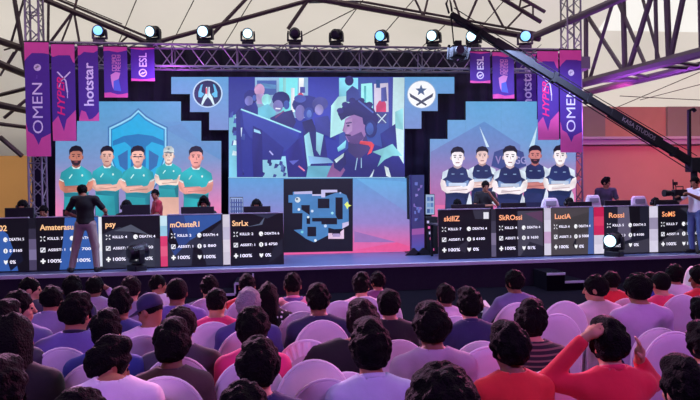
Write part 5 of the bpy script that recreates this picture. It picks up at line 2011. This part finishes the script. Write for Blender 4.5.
# ------------------------------------------------------------------ cameraman and camera
P = Pose('stand_arms', yaw=.2, pitch=-.15)
P.L.update(el=V3(-.26, .20, 1.22), wr=V3(-.17, .42, 1.33), hd=V3(.3, .8, .3), curl=1.0)
P.Rt.update(el=V3(.26, .20, 1.18), wr=V3(.10, .42, 1.27), hd=V3(-.3, .8, .3), curl=1.0)
q = at(690, 175.5, 12.42)
s = (q.z - ZS) / 1.74
cmx = at(696, 200, 12.42).x
person('cameraman in a white shirt and blue jeans beside the last desk', (cmx, 12.42, ZS), P, 'arms_camera', s=s, rz=math.pi / 2 + .25, shirt=cloth(244, 240, 244), trousers=cloth(92, 110, 160), hair='short', seed=2, eyes=True)
q = at(676, 193, 12.42)
t = thing('video_camera', 'black shoulder video camera held by the cameraman in white', 'camera', (q.x, 12.42, q.z))
MB().box((.08, .0, .0), (.30, .13, .15)).build('camera_body', m_black, t, bevel=.012)
MB().lathe([(.045, .06), (.05, .12), (.062, .14), (.07, .24), (.078, .25), (.078, .29)], (0, 0, 0), 16, Matrix.Rotation(-math.pi / 2, 3, 'Y')).build('lens', m_black, t)
MB().tube([(.0, 0, .07), (.0, 0, .14), (.17, 0, .14), (.17, 0, .07)], .013, 6).build('carry_handle', m_black, t)
MB().box((-.02, .0, .21), (.10, .05, .07)).build('viewfinder', m_black, t, bevel=.008)
MB().tube([(.0, .0, .13), (-.02, 0, .18)], .012, 6).build('viewfinder_arm', m_black, t)
MB().tube([(-.06, 0, .08), (-.07, 0, .30)], [.016, .014], 8).build('microphone', m_black, t)
MB().box((.02, 0, -.12), (.14, .09, .10)).build('shoulder_pad', m_black, t, bevel=.01)

# ------------------------------------------------------------------ camera crane
YJ0, YJ1 = 13.55, 12.3
pv = at(694, 164, YJ0)
tip = at(451, 14.5, YJ1)
t = thing('camera_crane', 'long black camera crane slanting down across the stage, camera hanging at its tip', 'camera crane', (pv.x, YJ0, ZS))
d = (pv - tip)
tail = pv + d * .14
mb = MB()
a, b = tip, tail
ax = (b - a).normalized()
sdv = ax.cross(Vector((0, 0, 1))).normalized()
upv = sdv.cross(ax)


def arm_piece(name, k0, k1, h0, h1, wd=.10):
    p0, p1 = tip + d * k0, tip + d * k1
    mb = MB()
    vs = []
    for p_, h in ((p0, h0), (p1, h1)):
        for sx, sz in ((-1, -1), (1, -1), (1, 1), (-1, 1)):
            vs.append(p_ + sdv * sx * wd / 2 + upv * sz * h / 2)
    mb.add(vs, [(0, 1, 2, 3), (7, 6, 5, 4), (0, 4, 5, 1), (1, 5, 6, 2), (2, 6, 7, 3), (3, 7, 4, 0)])
    return mb.build(name, m_matte, t, world=True)


ARM = arm_piece('arm', .0, 1.14, .11, .20)
arm_piece('arm_sleeve', .16, .30, .16, .17, .13)
arm_piece('arm_sleeve', .62, .84, .20, .23, .13)
for k in (.38, .52, .90):
    arm_piece('arm_joint', k, k + .012, .22, .22, .14)
MB().tube([tip - upv * .09 + d * .02, pv - upv * .20], .012, 6).build('control_cable', m_matte, t, world=True)
MB().tube([tip + upv * .16, tip + d * .5 + upv * .14, pv + upv * .22], .010, 5).build('tension_cable', m_matte, t, world=True)
# lettering along the arm
e = -sdv if (-sdv).y < 0 else sdv
mb = MB()
ta = tip + d * .665 + upv * -.055
nrm = (ax.cross(upv)).normalized()
put_text(mb, 'KASA STUDIOS', ta, ax, upv, width=d.length * .145, height=.105, bold=True, lift=0)
off = Vector((0, 0, 0))
front = sdv * (-.067 if sdv.y > 0 else .067)
mb.v = [v + front for v in mb.v]
mb.build('lettering', mat('arm_letter', S(150, 140, 146), .6), t, world=True)
MB().box((tail.x - .1, tail.y, tail.z + .02), (.40, .30, .36)).build('counterweight', m_matte, t, world=True, bevel=.02)
mast_top = at(689, 110, YJ0)
MB().tube([(pv.x, YJ0, ZS + .55), (pv.x, YJ0, pv.z)], .075, 10).build('column', m_matte, t, world=True)
mt = Vector((mast_top.x, YJ0, mast_top.z))
MB().tube([(mt.x, YJ0, pv.z - .05), mt, mt + Vector((.12, 0, .02)), mt + Vector((.16, 0, -.03))], .045, 8).build('mast', m_matte, t, world=True)
MB().box((pv.x - .02, YJ0, pv.z - .02), (.26, .26, .34)).build('pivot_head', m_matte, t, world=True, bevel=.02)
for k in range(3):
    an = 2 * math.pi * k / 3 + .6
    MB().tube([(pv.x, YJ0, ZS + .75), (pv.x + .55 * math.cos(an), YJ0 + .55 * math.sin(an), ZS + .035)], .035, 8).build('tripod_leg', m_matte, t, world=True)
# head at the tip
fk = tip + Vector((-.02, 0, -.02))
MB().tube([tip + Vector((-.04, 0, .02)), tip + Vector((-.10, 0, .22)), tip + Vector((-.04, 0, .36)), tip + Vector((.0, 0, .22)), tip + Vector((.02, 0, .06))], .022, 6).build('tip_loop', m_matte, t, world=True)
hz = at(457, 50, YJ1)
MB().tube([tip, Vector((tip.x + .05, YJ1, hz.z + .12))], .014, 6).build('drop_rod', m_matte, t, world=True)
MB().tube([tip + d * .05, Vector((hz.x + .52, YJ1, hz.z + .42)), Vector((hz.x + .42, YJ1, hz.z + .2))], .05, 6).build('drop_arm', m_matte, t, world=True)
cmr = MB().box((hz.x + .02, YJ1, hz.z - .04), (.30, .26, .24)).build('remote_camera', m_matte, t, world=True, bevel=.02)
MB().lathe([(.07, 0), (.08, .12), (.09, .14), (.09, .18)], Vector((hz.x - .02, YJ1 - .12, hz.z - .06)), 14, Matrix.Rotation(math.pi / 2, 3, 'X')).build('remote_lens', m_black, t, world=True)
MB().box((hz.x + .02, YJ1, hz.z + .13), (.14, .12, .12)).build('pan_motor', m_matte, t, world=True, bevel=.015)
mb = MB()
mb.tube([(hz.x - .17, YJ1, hz.z + .10), (hz.x - .20, YJ1, hz.z - .18), (hz.x + .0, YJ1, hz.z - .26), (hz.x + .20, YJ1, hz.z - .18), (hz.x + .30, YJ1, hz.z + .14), (hz.x + .42, YJ1, hz.z + .22)], .028, 6)
mb.build('cradle', m_matte, t, world=True)
# ------------------------------------------------------------------ banquet chairs under stretch covers
m_cover = mat('cover_white', S(222, 212, 218), .75, noise=.05, nscale=7, bump=.25, sheen=.2)
m_rim = mat('cover_seam', S(244, 236, 242), .7)
CH = 1.06
ch_meshes = {}


def arch(w, z0, zt, n=18):
    """outline of a round-topped chair back, from lower start corner over the top"""
    pts = [(-w * .46, z0), (-w * .49, z0 + .18), (-w * .5, zt - w * .62)]
    for k in range(1, n):
        a = math.pi - math.pi * k / n
        pts.append((math.cos(a) * w * .5, zt - w * .62 + math.sin(a) * w * .62))
    pts += [(w * .5, zt - w * .62), (w * .49, z0 + .18), (w * .46, z0)]
    return pts


def chair_parts():
    W = .435
    out = arch(W, .40, CH)
    yb = lambda z: -.20 - (z - .45) * .10        # the back leans away from the sitter
    # cover of the back: two skins, a shallow hollow, soft edges
    mb = MB()
    rings = []
    for inset, dy in ((.0, .0), (.012, -.022), (.05, -.030), (.12, -.032)):
        rings.append([Vector((x * (1 - inset / .22), yb(z) + dy, .73 + (z - .73) * (1 - inset / .34))) for x, z in out])
    rings_f = [[Vector((p.x, p.y + 2 * -(-.03) - (-.03 if False else 0), p.z)) for p in r] for r in rings]
    n = len(out)
    order = []
    for r, dy in zip(rings, (0, 0, 0, 0)):
        order.append(r)
    front = []
    for inset, dy in ((.012, .022), (.05, .034), (.12, .040)):
        front.append([Vector((x * (1 - inset / .22), yb(z) + dy, .73 + (z - .73) * (1 - inset / .34))) for x, z in out])
    seq = list(reversed(rings)) + front
    vs = [p for r in seq for p in r]
    fs = []
    for i in range(len(seq) - 1):
        for k in range(n):
            k2 = (k + 1) % n
            fs.append((i * n + k, i * n + k2, (i + 1) * n + k2, (i + 1) * n + k))
    fs.append(tuple(range(n)))
    fs.append(tuple(reversed(range((len(seq) - 1) * n, len(seq) * n))))
    mb.add(vs, fs)
    ch_meshes['back_cover'] = mb.mesh('back_cover', m_cover, True)
    mb = MB()
    mb.tube([Vector((x, yb(z) - .004, z)) for x, z in out], .0095, 6)
    ch_meshes['back_seam'] = mb.mesh('back_seam', m_rim, True)
    mb = MB()
    mb.box((0, .02, .445), (.43, .44, .085))
    ch_meshes['seat_cover'] = mb.mesh('seat_cover', m_cover, True, bevel=.03)
    # the skirt of the cover stretched between the feet
    mb = MB()
    top = [(-.21, -.20), (.21, -.20), (.21, .235), (-.21, .235)]
    bot = [(-.205, -.23), (.205, -.23), (.205, .235), (-.205, .235)]
    m_ = []
    lv = []
    for z, sag, kk in ((.41, 0, 0), (.25, .35, .5), (.12, .12, .8), (.05, 0, 1)):
        ring = []
        for c in range(4):
            ax_, ay_ = top[c][0] + (bot[c][0] - top[c][0]) * kk, top[c][1] + (bot[c][1] - top[c][1]) * kk
            bx_, by_ = top[(c + 1) % 4][0] + (bot[(c + 1) % 4][0] - top[(c + 1) % 4][0]) * kk, top[(c + 1) % 4][1] + (bot[(c + 1) % 4][1] - top[(c + 1) % 4][1]) * kk
            for j in range(6):
                u = j / 6
                lift = math.sin(math.pi * u) * (.20 if z < .06 else (.10 if z < .13 else 0))
                ring.append(Vector((ax_ + (bx_ - ax_) * u, ay_ + (by_ - ay_) * u, z + lift)))
        lv.append(ring)
    n = 24
    vs = [p for r in lv for p in r]
    fs = []
    for i in range(3):
        for k in range(n):
            k2 = (k + 1) % n
            fs.append((i * n + k, (i + 1) * n + k, (i + 1) * n + k2, i * n + k2))
    mb.add(vs, fs)
    ch_meshes['skirt_cover'] = mb.mesh('skirt_cover', m_cover, True)
    mb = MB().tube([(0, 0, .0), (0, 0, .40)], [.016, .018], 8)
    ch_meshes['leg'] = mb.mesh('leg', mat('chair_steel', (.45, .44, .46), .35, metal=.8), True)
    # a gathered frill for the one dressed-up chair
    mb = MB()
    N = 72
    A = arch(W, .55, CH, 60)
    idx = []
    inner, outer = [], []
    for i, (x, z) in enumerate(A):
        w_ = .004 * (1 if i % 4 < 2 else -1)
        outer.append(Vector((x * .985, yb(z) - .030 + w_, z - .004)))
        inner.append(Vector((x * .74, yb(z) - .040 + w_, .60 + (z - .60) * .80)))
    vs = outer + inner
    k = len(A)
    mb.add(vs, [(i, i + 1, k + i + 1, k + i) for i in range(k - 1)])
    ch_meshes['gathered_frill'] = mb.mesh('gathered_frill', mat('frill_white', S(240, 226, 232), .8, bump=.2, noise=.08), False)


chair_parts()
GCH = 'white covered banquet chairs of the audience'


def banquet_chair(label, loc, rz=0.0, frill=False, s=1.0):
    t = thing('banquet_chair', label, 'chair', loc, rz, GCH)
    t.scale = (s, s, s)
    for nm in ('back_cover', 'back_seam', 'seat_cover', 'skirt_cover'):
        link_mesh(nm, ch_meshes[nm], None, t)
    for x in (-.19, .19):
        for y in (-.215, .215):
            link_mesh('leg', ch_meshes['leg'], None, t, (x, y, 0))
    if frill:
        link_mesh('gathered_frill', ch_meshes['gathered_frill'], None, t)
    return t


# ------------------------------------------------------------------ the audience
ROWS = {1: 5.75, 2: 4.85, 3: 4.0, 4: 3.15, 5: 2.35}
C = cloth
lav, vio, navy, black, hotp, red, white, brown, dgrey, blue = C(150, 138, 176), C(112, 98, 168), C(34, 36, 72), C(16, 15, 19), C(232, 52, 120), C(206, 34, 46), C(226, 218, 226), C(78, 58, 56), C(62, 62, 76), C(52, 72, 150)
D = math.radians
FACE_R, FACE_L = D(-70), D(70)
# label, head middle x, head top y, head width, row depth, shirt, sleeve, hair, head turn, extras
AUD = [
    # row nearest the stage
    ('man with dark hair at the end of the front seats', 30, 279, 16, 6.2, dgrey, 'short', 'short', FACE_R, {}),
    ('dark-haired person in front of the lavender collared shirt', 72, 279, 18, 6.1, navy, 'short', 'full', .2, {}),
    ('person in pale lavender raising one arm to the face', 95, 283, 17, 6.6, C(176, 160, 200), 'long', 'short', -.3, {'pose': 'raise'}),
    ('person with glossy streaked hair below the unlit floor spotlight', 131, 278, 18, 5.9, C(150, 138, 160), 'short', 'curly', .1, {'hm': 'brown'}),
    ('man in white showing a pink cheek beyond the navy cap', 158, 280, 13, 6.6, white, 'short', 'short', FACE_R * .8, {}),
    ('broad man in a violet T-shirt with cropped hair', 177, 278, 20, 5.5, vio, 'short', 'buzz', -.1, {'broad': 1.08}),
    ('man with wavy hair and dark blue shirt before the white-edged steps', 209, 279, 18, 6.0, C(50, 48, 96), 'short', 'curly', .2, {}),
    ('man in red seen over the grey-haired man', 247, 275, 16, 5.95, red, 'short', 'short', 0, {}),
    ('man in a pink and violet hooded top below the map screen', 292.5, 272.5, 18, 5.7, C(126, 96, 168), 'long', 'short', 0, {'hood': 1, 'collar': C(244, 150, 170)}),
    ('man in a pale pink shirt sitting upright below the map screen', 361, 277.5, 19, 5.8, C(236, 200, 214), 'short', 'full', -.2, {}),
    ('person with a small dark head turned beside the pale pink shirt', 377.5, 284, 15, 6.55, C(120, 60, 110), 'short', 'curly', .5, {}),
    ('man in a grey-violet shirt alone at the front, holding a paper', 514, 275, 19, 5.75, C(110, 104, 150), 'long', 'short', .5, {'pose': 'paper'}),
    ('man in a pink-white shirt with face turned to the map', 595, 279.5, 21, 5.15, C(238, 210, 222), 'short', 'short', FACE_L * .8, {'broad': 1.05}),
    ('man with a red collar close beside the pink-white shirt', 611, 281, 16, 6.0, red, 'short', 'short', .3, {}),
    ('dark-haired person in blue behind the bald head', 650, 281, 14, 5.95, blue, 'short', 'short', -.3, {}),
    ('bald man in a red-pink shirt', 660.5, 275, 18.5, 5.3, C(226, 54, 96), 'short', 'fringe', .1, {'bald': 1}),
    ('dark-haired man in white behind the bald man', 674.5, 272, 18, 6.1, white, 'short', 'short', -.2, {}),
    ('man in bright red cut off by the picture edge', 700, 270, 20, 5.6, red, 'short', 'short', FACE_L * .8, {}),
    # second row
    ('man with a pink-lit face turned sideways near the tan wall', 18.5, 288, 22, 4.75, C(120, 110, 165), 'short', 'short', FACE_R, {}),
    ('man in a lavender-grey collared shirt with broad shoulders', 51.5, 287, 21, 5.45, C(140, 132, 166), 'short', 'short', 0, {'broad': 1.1, 'collar': C(150, 142, 176)}),
    ('man in blue next to the navy cap', 120, 289, 24, 4.95, C(62, 70, 140), 'short', 'full', .15, {}),
    ('man in a hot pink shirt beside the grey-haired man', 216.5, 288, 21, 4.95, hotp, 'short', 'short', -.35, {'broad': 1.0}),
    ('grey-haired man in a dark violet shirt', 248, 288, 27, 4.65, C(74, 66, 128), 'short', 'grey', 0, {'hm': 'grey'}),
    ('woman in black with white polka dots', 268, 284.5, 21, 5.35, C(14, 13, 18, 'dots', (232, 226, 236), 26), 'short', 'long', -.15, {}),
    ('man in navy between empty white chairs below the map', 318, 286, 22, 4.85, navy, 'short', 'full', 0, {'broad': 1.08, 'sk': 2}),
    ('man in a black shirt with short hair below the map', 389, 295, 26, 4.75, black, 'short', 'short', -.3, {}),
    ('person with violet-tinted hair between two dark heads', 445, 299, 20, 5.5, C(206, 190, 206), 'short', 'short', .4, {'zmin': 1.05}),
    ('man in a navy shirt with a high collar', 469, 296, 26, 4.6, C(40, 42, 84), 'short', 'full', .25, {'collar': C(40, 42, 84)}),
    ('large man in a lavender shirt before the bald man', 637.5, 275, 25, 4.75, C(196, 170, 204), 'short', 'short', .1, {'broad': 1.12}),
    ('dark-haired person cut off by the picture edge', 703, 314, 24, 4.3, black, 'short', 'full', 0, {}),
    # third row
    ('person at the picture edge beyond the long-haired woman', 4, 301, 23, 4.12, dgrey, 'short', 'full', -.2, {}),
    ('man in a blue-violet polo with a dark collar line', 76, 293, 25, 4.35, C(112, 102, 172), 'short', 'full', -.15, {'broad': 1.05, 'collar': C(30, 28, 50)}),
    ('woman with long black hair down her back', 14, 312, 28, 3.48, black, 'long', 'long', -.2, {'hs': 1.05}),
    ('person with tousled dark hair behind the navy cap', 106, 311, 31, 3.95, C(60, 74, 160), 'short', 'full', .1, {}),
    ('person in a white shirt and navy cap, head bent', 150, 292, 21, 4.6, C(236, 220, 232), 'short', 'buzz', FACE_L * .75, {'cap': 1, 'pitch': -.35}),
    ('person in dark grey with curly hair behind the brown shirt', 181, 306, 28, 4.0, dgrey, 'short', 'curly', .1, {'hm': 'brown', 'broad': 1.05}),
    ('person in hot pink with big dark hair, nearer than the grey-haired man', 252.5, 310, 36, 3.85, hotp, 'short', 'curly', .1, {'broad': .98}),
    ('man in a black T-shirt with brownish hair leaning to one side', 362, 309, 36, 4.05, black, 'short', 'full', .15, {'hm': 'brown', 'broad': 1.0, 'pose': 'lean', 's': .97}),
    ('man in a faded khaki-lavender T-shirt with thick black hair', 431, 307, 36, 3.65, C(176, 160, 176), 'short', 'full', -.1, {'broad': 1.1}),
    ('person in a dark striped shirt beside the orange-red shirt', 531, 309, 33, 3.85, C(26, 22, 28, 'hoops', (120, 92, 84), 9), 'short', 'full', -.5, {}),
    # fourth row
    ('man in a white shirt turning his head near the photographer', 108, 338, 46, 3.25, C(244, 236, 244), 'short', 'full', FACE_R * .75, {'broad': .96, 'pitch': -.30, 'hunch': 1, 's': 1.05, 'hs': .88}),
    ('man in a brown shirt with thick black hair', 172, 327.5, 38, 3.6, brown, 'short', 'full', .05, {}),
    ('person with a tall black head of hair and dark navy shirt', 257.5, 339.5, 46, 2.95, C(30, 38, 84), 'short', 'curly', 0, {'broad': .98}),
    ('man in a pale blue shirt with clipped sides and curly top', 370, 325.5, 48, 3.15, C(196, 208, 228), 'short', 'quiff', 0, {'broad': 1.0, 'collar': C(206, 214, 232)}),
    ('man in an orange-red shirt with short black hair', 509, 330, 38, 3.2, C(226, 48, 48), 'short', 'full', .25, {'broad': 1.0}),
    ('man in red holding the back of his head with both hands', 608, 324, 38, 3.15, C(224, 38, 62), 'short', 'full', 0, {'pose': 'headhands', 'collar': C(230, 44, 84), 'broad': 1.0}),
    ('person at the picture edge in blue behind the large dark head', 704, 338, 34, 3.3, blue, 'short', 'full', 0, {}),
    # nearest the photographer
    ('person at the picture edge showing only a dark head and ear', -2, 359, 40, 2.5, black, 'short', 'full', 0, {}),
    ('person showing only curly black hair behind the white shirt', 79, 385, 54, 2.25, black, 'short', 'curly', 0, {}),
    ('person showing only dark hair behind the tall black head of hair', 243, 380, 46, 2.35, C(40, 110, 130), 'short', 'curly', 0, {}),
    ('person showing only a round bushy afro', 442, 372, 64, 2.15, black, 'short', 'afro', 0, {}),
    ('person with smooth dark hair in the near corner', 684, 363, 46, 2.4, navy, 'short', 'full', .1, {}),
]

FULL = ('brown shirt', 'hot pink', 'navy between', 'grey-haired', 'long black hair', 'tall black head of hair and', 'hooded', 'navy cap,', 'dark grey with curly', 'tousled', 'wavy', 'pale pink shirt sitting', 'bald man in', 'bright red', 'blue-violet polo')
poses = {}
seats = []
for i, (label, px, ytop, w, Y, shirt, sleeve, hair, turn, ex) in enumerate(AUD):
    q = at(px, ytop, Y)
    depth = (q - Vector((0, 0, HC))).dot(_f)
    s = max(.80, min(1.10, q.z / 1.322))
    s = ex.get('s', s)
    want = w * depth / FPX
    have = dict(afro=.275, curly=.208, full=.208, quiff=.20, short=.194, long=.21, grey=.196, buzz=.170, fringe=.165)[hair] * s
    hs = max(.94, min(1.14, want / have)) * ex.get('hs', 1)
    if hair in ('fringe', 'buzz'):
        hs = min(hs, 1.04)
    pitch = ex.get('pitch', -.06)
    tq_ = round(turn * 4) / 4
    kind = ex.get('pose', 'sit')
    key = ('sit_%.2f_%.2f' % (tq_, pitch)) if kind == 'sit' else 'sit_arms_' + kind
    P = Pose('sit', yaw=tq_, pitch=pitch)
    if kind == 'headhands':
        sleeve = 'long'
    if ex.get('hunch'):
        key += '_hunch'
        P.head = P.head + V3(-.05, .085, -.085)
    if kind == 'headhands':
        P.L.update(el=V3(-.355, .06, .985), wr=V3(-.150, .01, 1.235), hd=V3(.75, -.25, .55), pn=V3(.3, .6, -.8), curl=.45)
        P.Rt.update(el=V3(.315, .12, .93), wr=V3(.168, .0, 1.10), hd=V3(-.15, -.35, 1), pn=V3(-1, .2, .1), curl=.3)
    elif kind == 'lean':
        P.neck = P.neck + V3(.07, .02, -.02)
        P.head = P.head + V3(.15, .04, -.03)
        P.L.update(sh=V3(-.165, -.03, .975), el=V3(-.33, -.04, .80), wr=V3(-.38, .06, .60), hd=V3(-.1, .5, -.8))
    elif kind == 'raise':
        P.Rt.update(el=V3(.24, .20, .93), wr=V3(.11, .17, 1.14), hd=V3(-.6, -.3, .5), curl=.8)
    elif kind == 'paper':
        P.L.update(el=V3(-.29, .10, .78), wr=V3(-.22, .32, .84), hd=V3(-.3, .9, .1), curl=.9)
    loc = Vector((q.x - P.head[0] * s, Y - P.head[1] * s, .0))
    loc.z = max(0, .475 * (1 - s))
    sk = ex.get('sk', i % 3)
    hm = {'brown': hair_dark, 'grey': hair_grey}.get(ex.get('hm'))
    rz = D((i * 37 % 9) - 4) * .6
    t = person(label, loc, P, key, s=s, rz=rz, shirt=shirt, sleeve=sleeve, hair=hair, hair_m=hm, hs=hs, seed=i, sk=sk, collar=ex.get('collar'), eyes=abs(turn) > .8, broad=ex.get('broad', 1.0))
    b = ex.get('broad', 1.0)
    if ex.get('hood'):
        mb = MB()
        c = Vector(P.neck)
        pts = [c + Vector((.115 * math.cos(a), -.03 + .10 * math.sin(a), .005 - .035 * abs(math.sin(a)))) for a in [2 * math.pi * k / 20 for k in range(20)]]
        mb.tube(pts, .036, 8, closed=True)
        mb.tube([c + Vector((0, -.11, -.01)), c + Vector((0, -.15, -.10)), c + Vector((0, -.155, -.20))], [.085, .075, .02], 10)
        mb.build('hood', C(244, 150, 172), t, smooth=True)
    if ex.get('cap'):
        M = Matrix(P.HR.tolist()).to_4x4()
        M.translation = Vector(P.head)
        mb = MB().lathe([(.094, -.005), (.096, .03), (.088, .075), (.06, .112), (.02, .127), (.002, .128)], (0, -.012, .022), 22)
        mb.lathe([(.003, .126), (.010, .130), (.010, .136), (.003, .139)], (0, -.012, .022), 10)
        cp = mb.build('cap', C(44, 42, 86), t, smooth=True)
        cp.matrix_local = M @ Matrix.Diagonal((hs, hs * 1.08, hs * .95, 1))
        mb = MB()
        vs, fs = [], []
        n = 14
        for lift in (.0, .006):
            for k in range(n + 1):
                a = math.pi * k / n
                vs.append((.090 * math.cos(a), .07 * math.sin(a) + .02, .030 + lift))
            for k in range(n + 1):
                a = math.pi * k / n
                vs.append((.088 * math.cos(a), .155 * math.sin(a) + .035, .018 + lift - .01 * math.sin(a)))
        o2 = 2 * (n + 1)
        for k in range(n):
            fs += [(k, k + 1, n + 2 + k, n + 1 + k), (o2 + k, o2 + n + 1 + k, o2 + n + 2 + k, o2 + k + 1), (n + 1 + k, n + 2 + k, o2 + n + 2 + k, o2 + n + 1 + k)]
        mb.add(vs, fs)
        br = mb.build('brim', C(44, 42, 86), cp, smooth=False)
    if ex.get('bald'):
        pass
    if kind == 'paper':
        wrp = Vector(P.L['wr'] + V3(-.03, .11, .015)) * s + loc
        pm = MB().box((0, 0, 0), (.20, .28, .004), Matrix.Rotation(.25, 3, 'X'))
        o = pm.build('paper_sheet', mat('paper', (.75, .78, .78), .7))
        o.location = wrp
        tag(o, 'white sheet of paper held by the man alone at the front', 'paper')
    cz = Vector((loc.x, loc.y, 0))
    seats.append((label, cz.x, cz.y))
    ch = banquet_chair('white chair under the ' + label.split(',')[0], cz, rz)
    if not any(k in label for k in FULL):
        ch.scale.z = .86

# empty chairs the photo shows
for label, px, ytop, kw in (('empty white covered chair with a gathered frill around its rounded top', 306, 340, {'frill': True}),
                            ('empty white covered chair close behind the frilled one', 313, 354, {'Y': 3.50}),
                            ('empty white covered chair between the hooded top and the navy shirt', 302, 312, {}),
                            ('empty white covered chair between the navy shirt and the pale pink shirt', 340, 304, {'Y': 5.35}),
                            ('empty white covered chair in the row before the man alone at the front', 517, 303, {}),
                            ('empty white covered chair, topmost of two next to the pink-white shirt', 564, 301.5, {}),
                            ('empty white covered chair, lower of two next to the pink-white shirt', 556, 312, {'Y': 4.45}),
                            ('empty white covered chair with its whole round back in view beside the man in red', 672.5, 327, {'Y': 3.75}),
                            ('empty white covered chair turned sideways beyond the bald man', 682, 269, {'rz': 1.2}),
                            ('empty white covered chair between the faded khaki-lavender T-shirt and the orange-red shirt', 487, 347, {}),
                            ('empty white covered chair in the aisle behind the black T-shirt', 326, 379, {})):
    q = at(px, ytop, z=CH) if 'Y' not in kw else at(px, ytop, kw['Y'])
    seats.append((label, q.x, q.y + .255))
    banquet_chair(label, (q.x, q.y + .255, 0), kw.get('rz', 0.0), kw.get('frill', False))
bpy.context.view_layer.update()
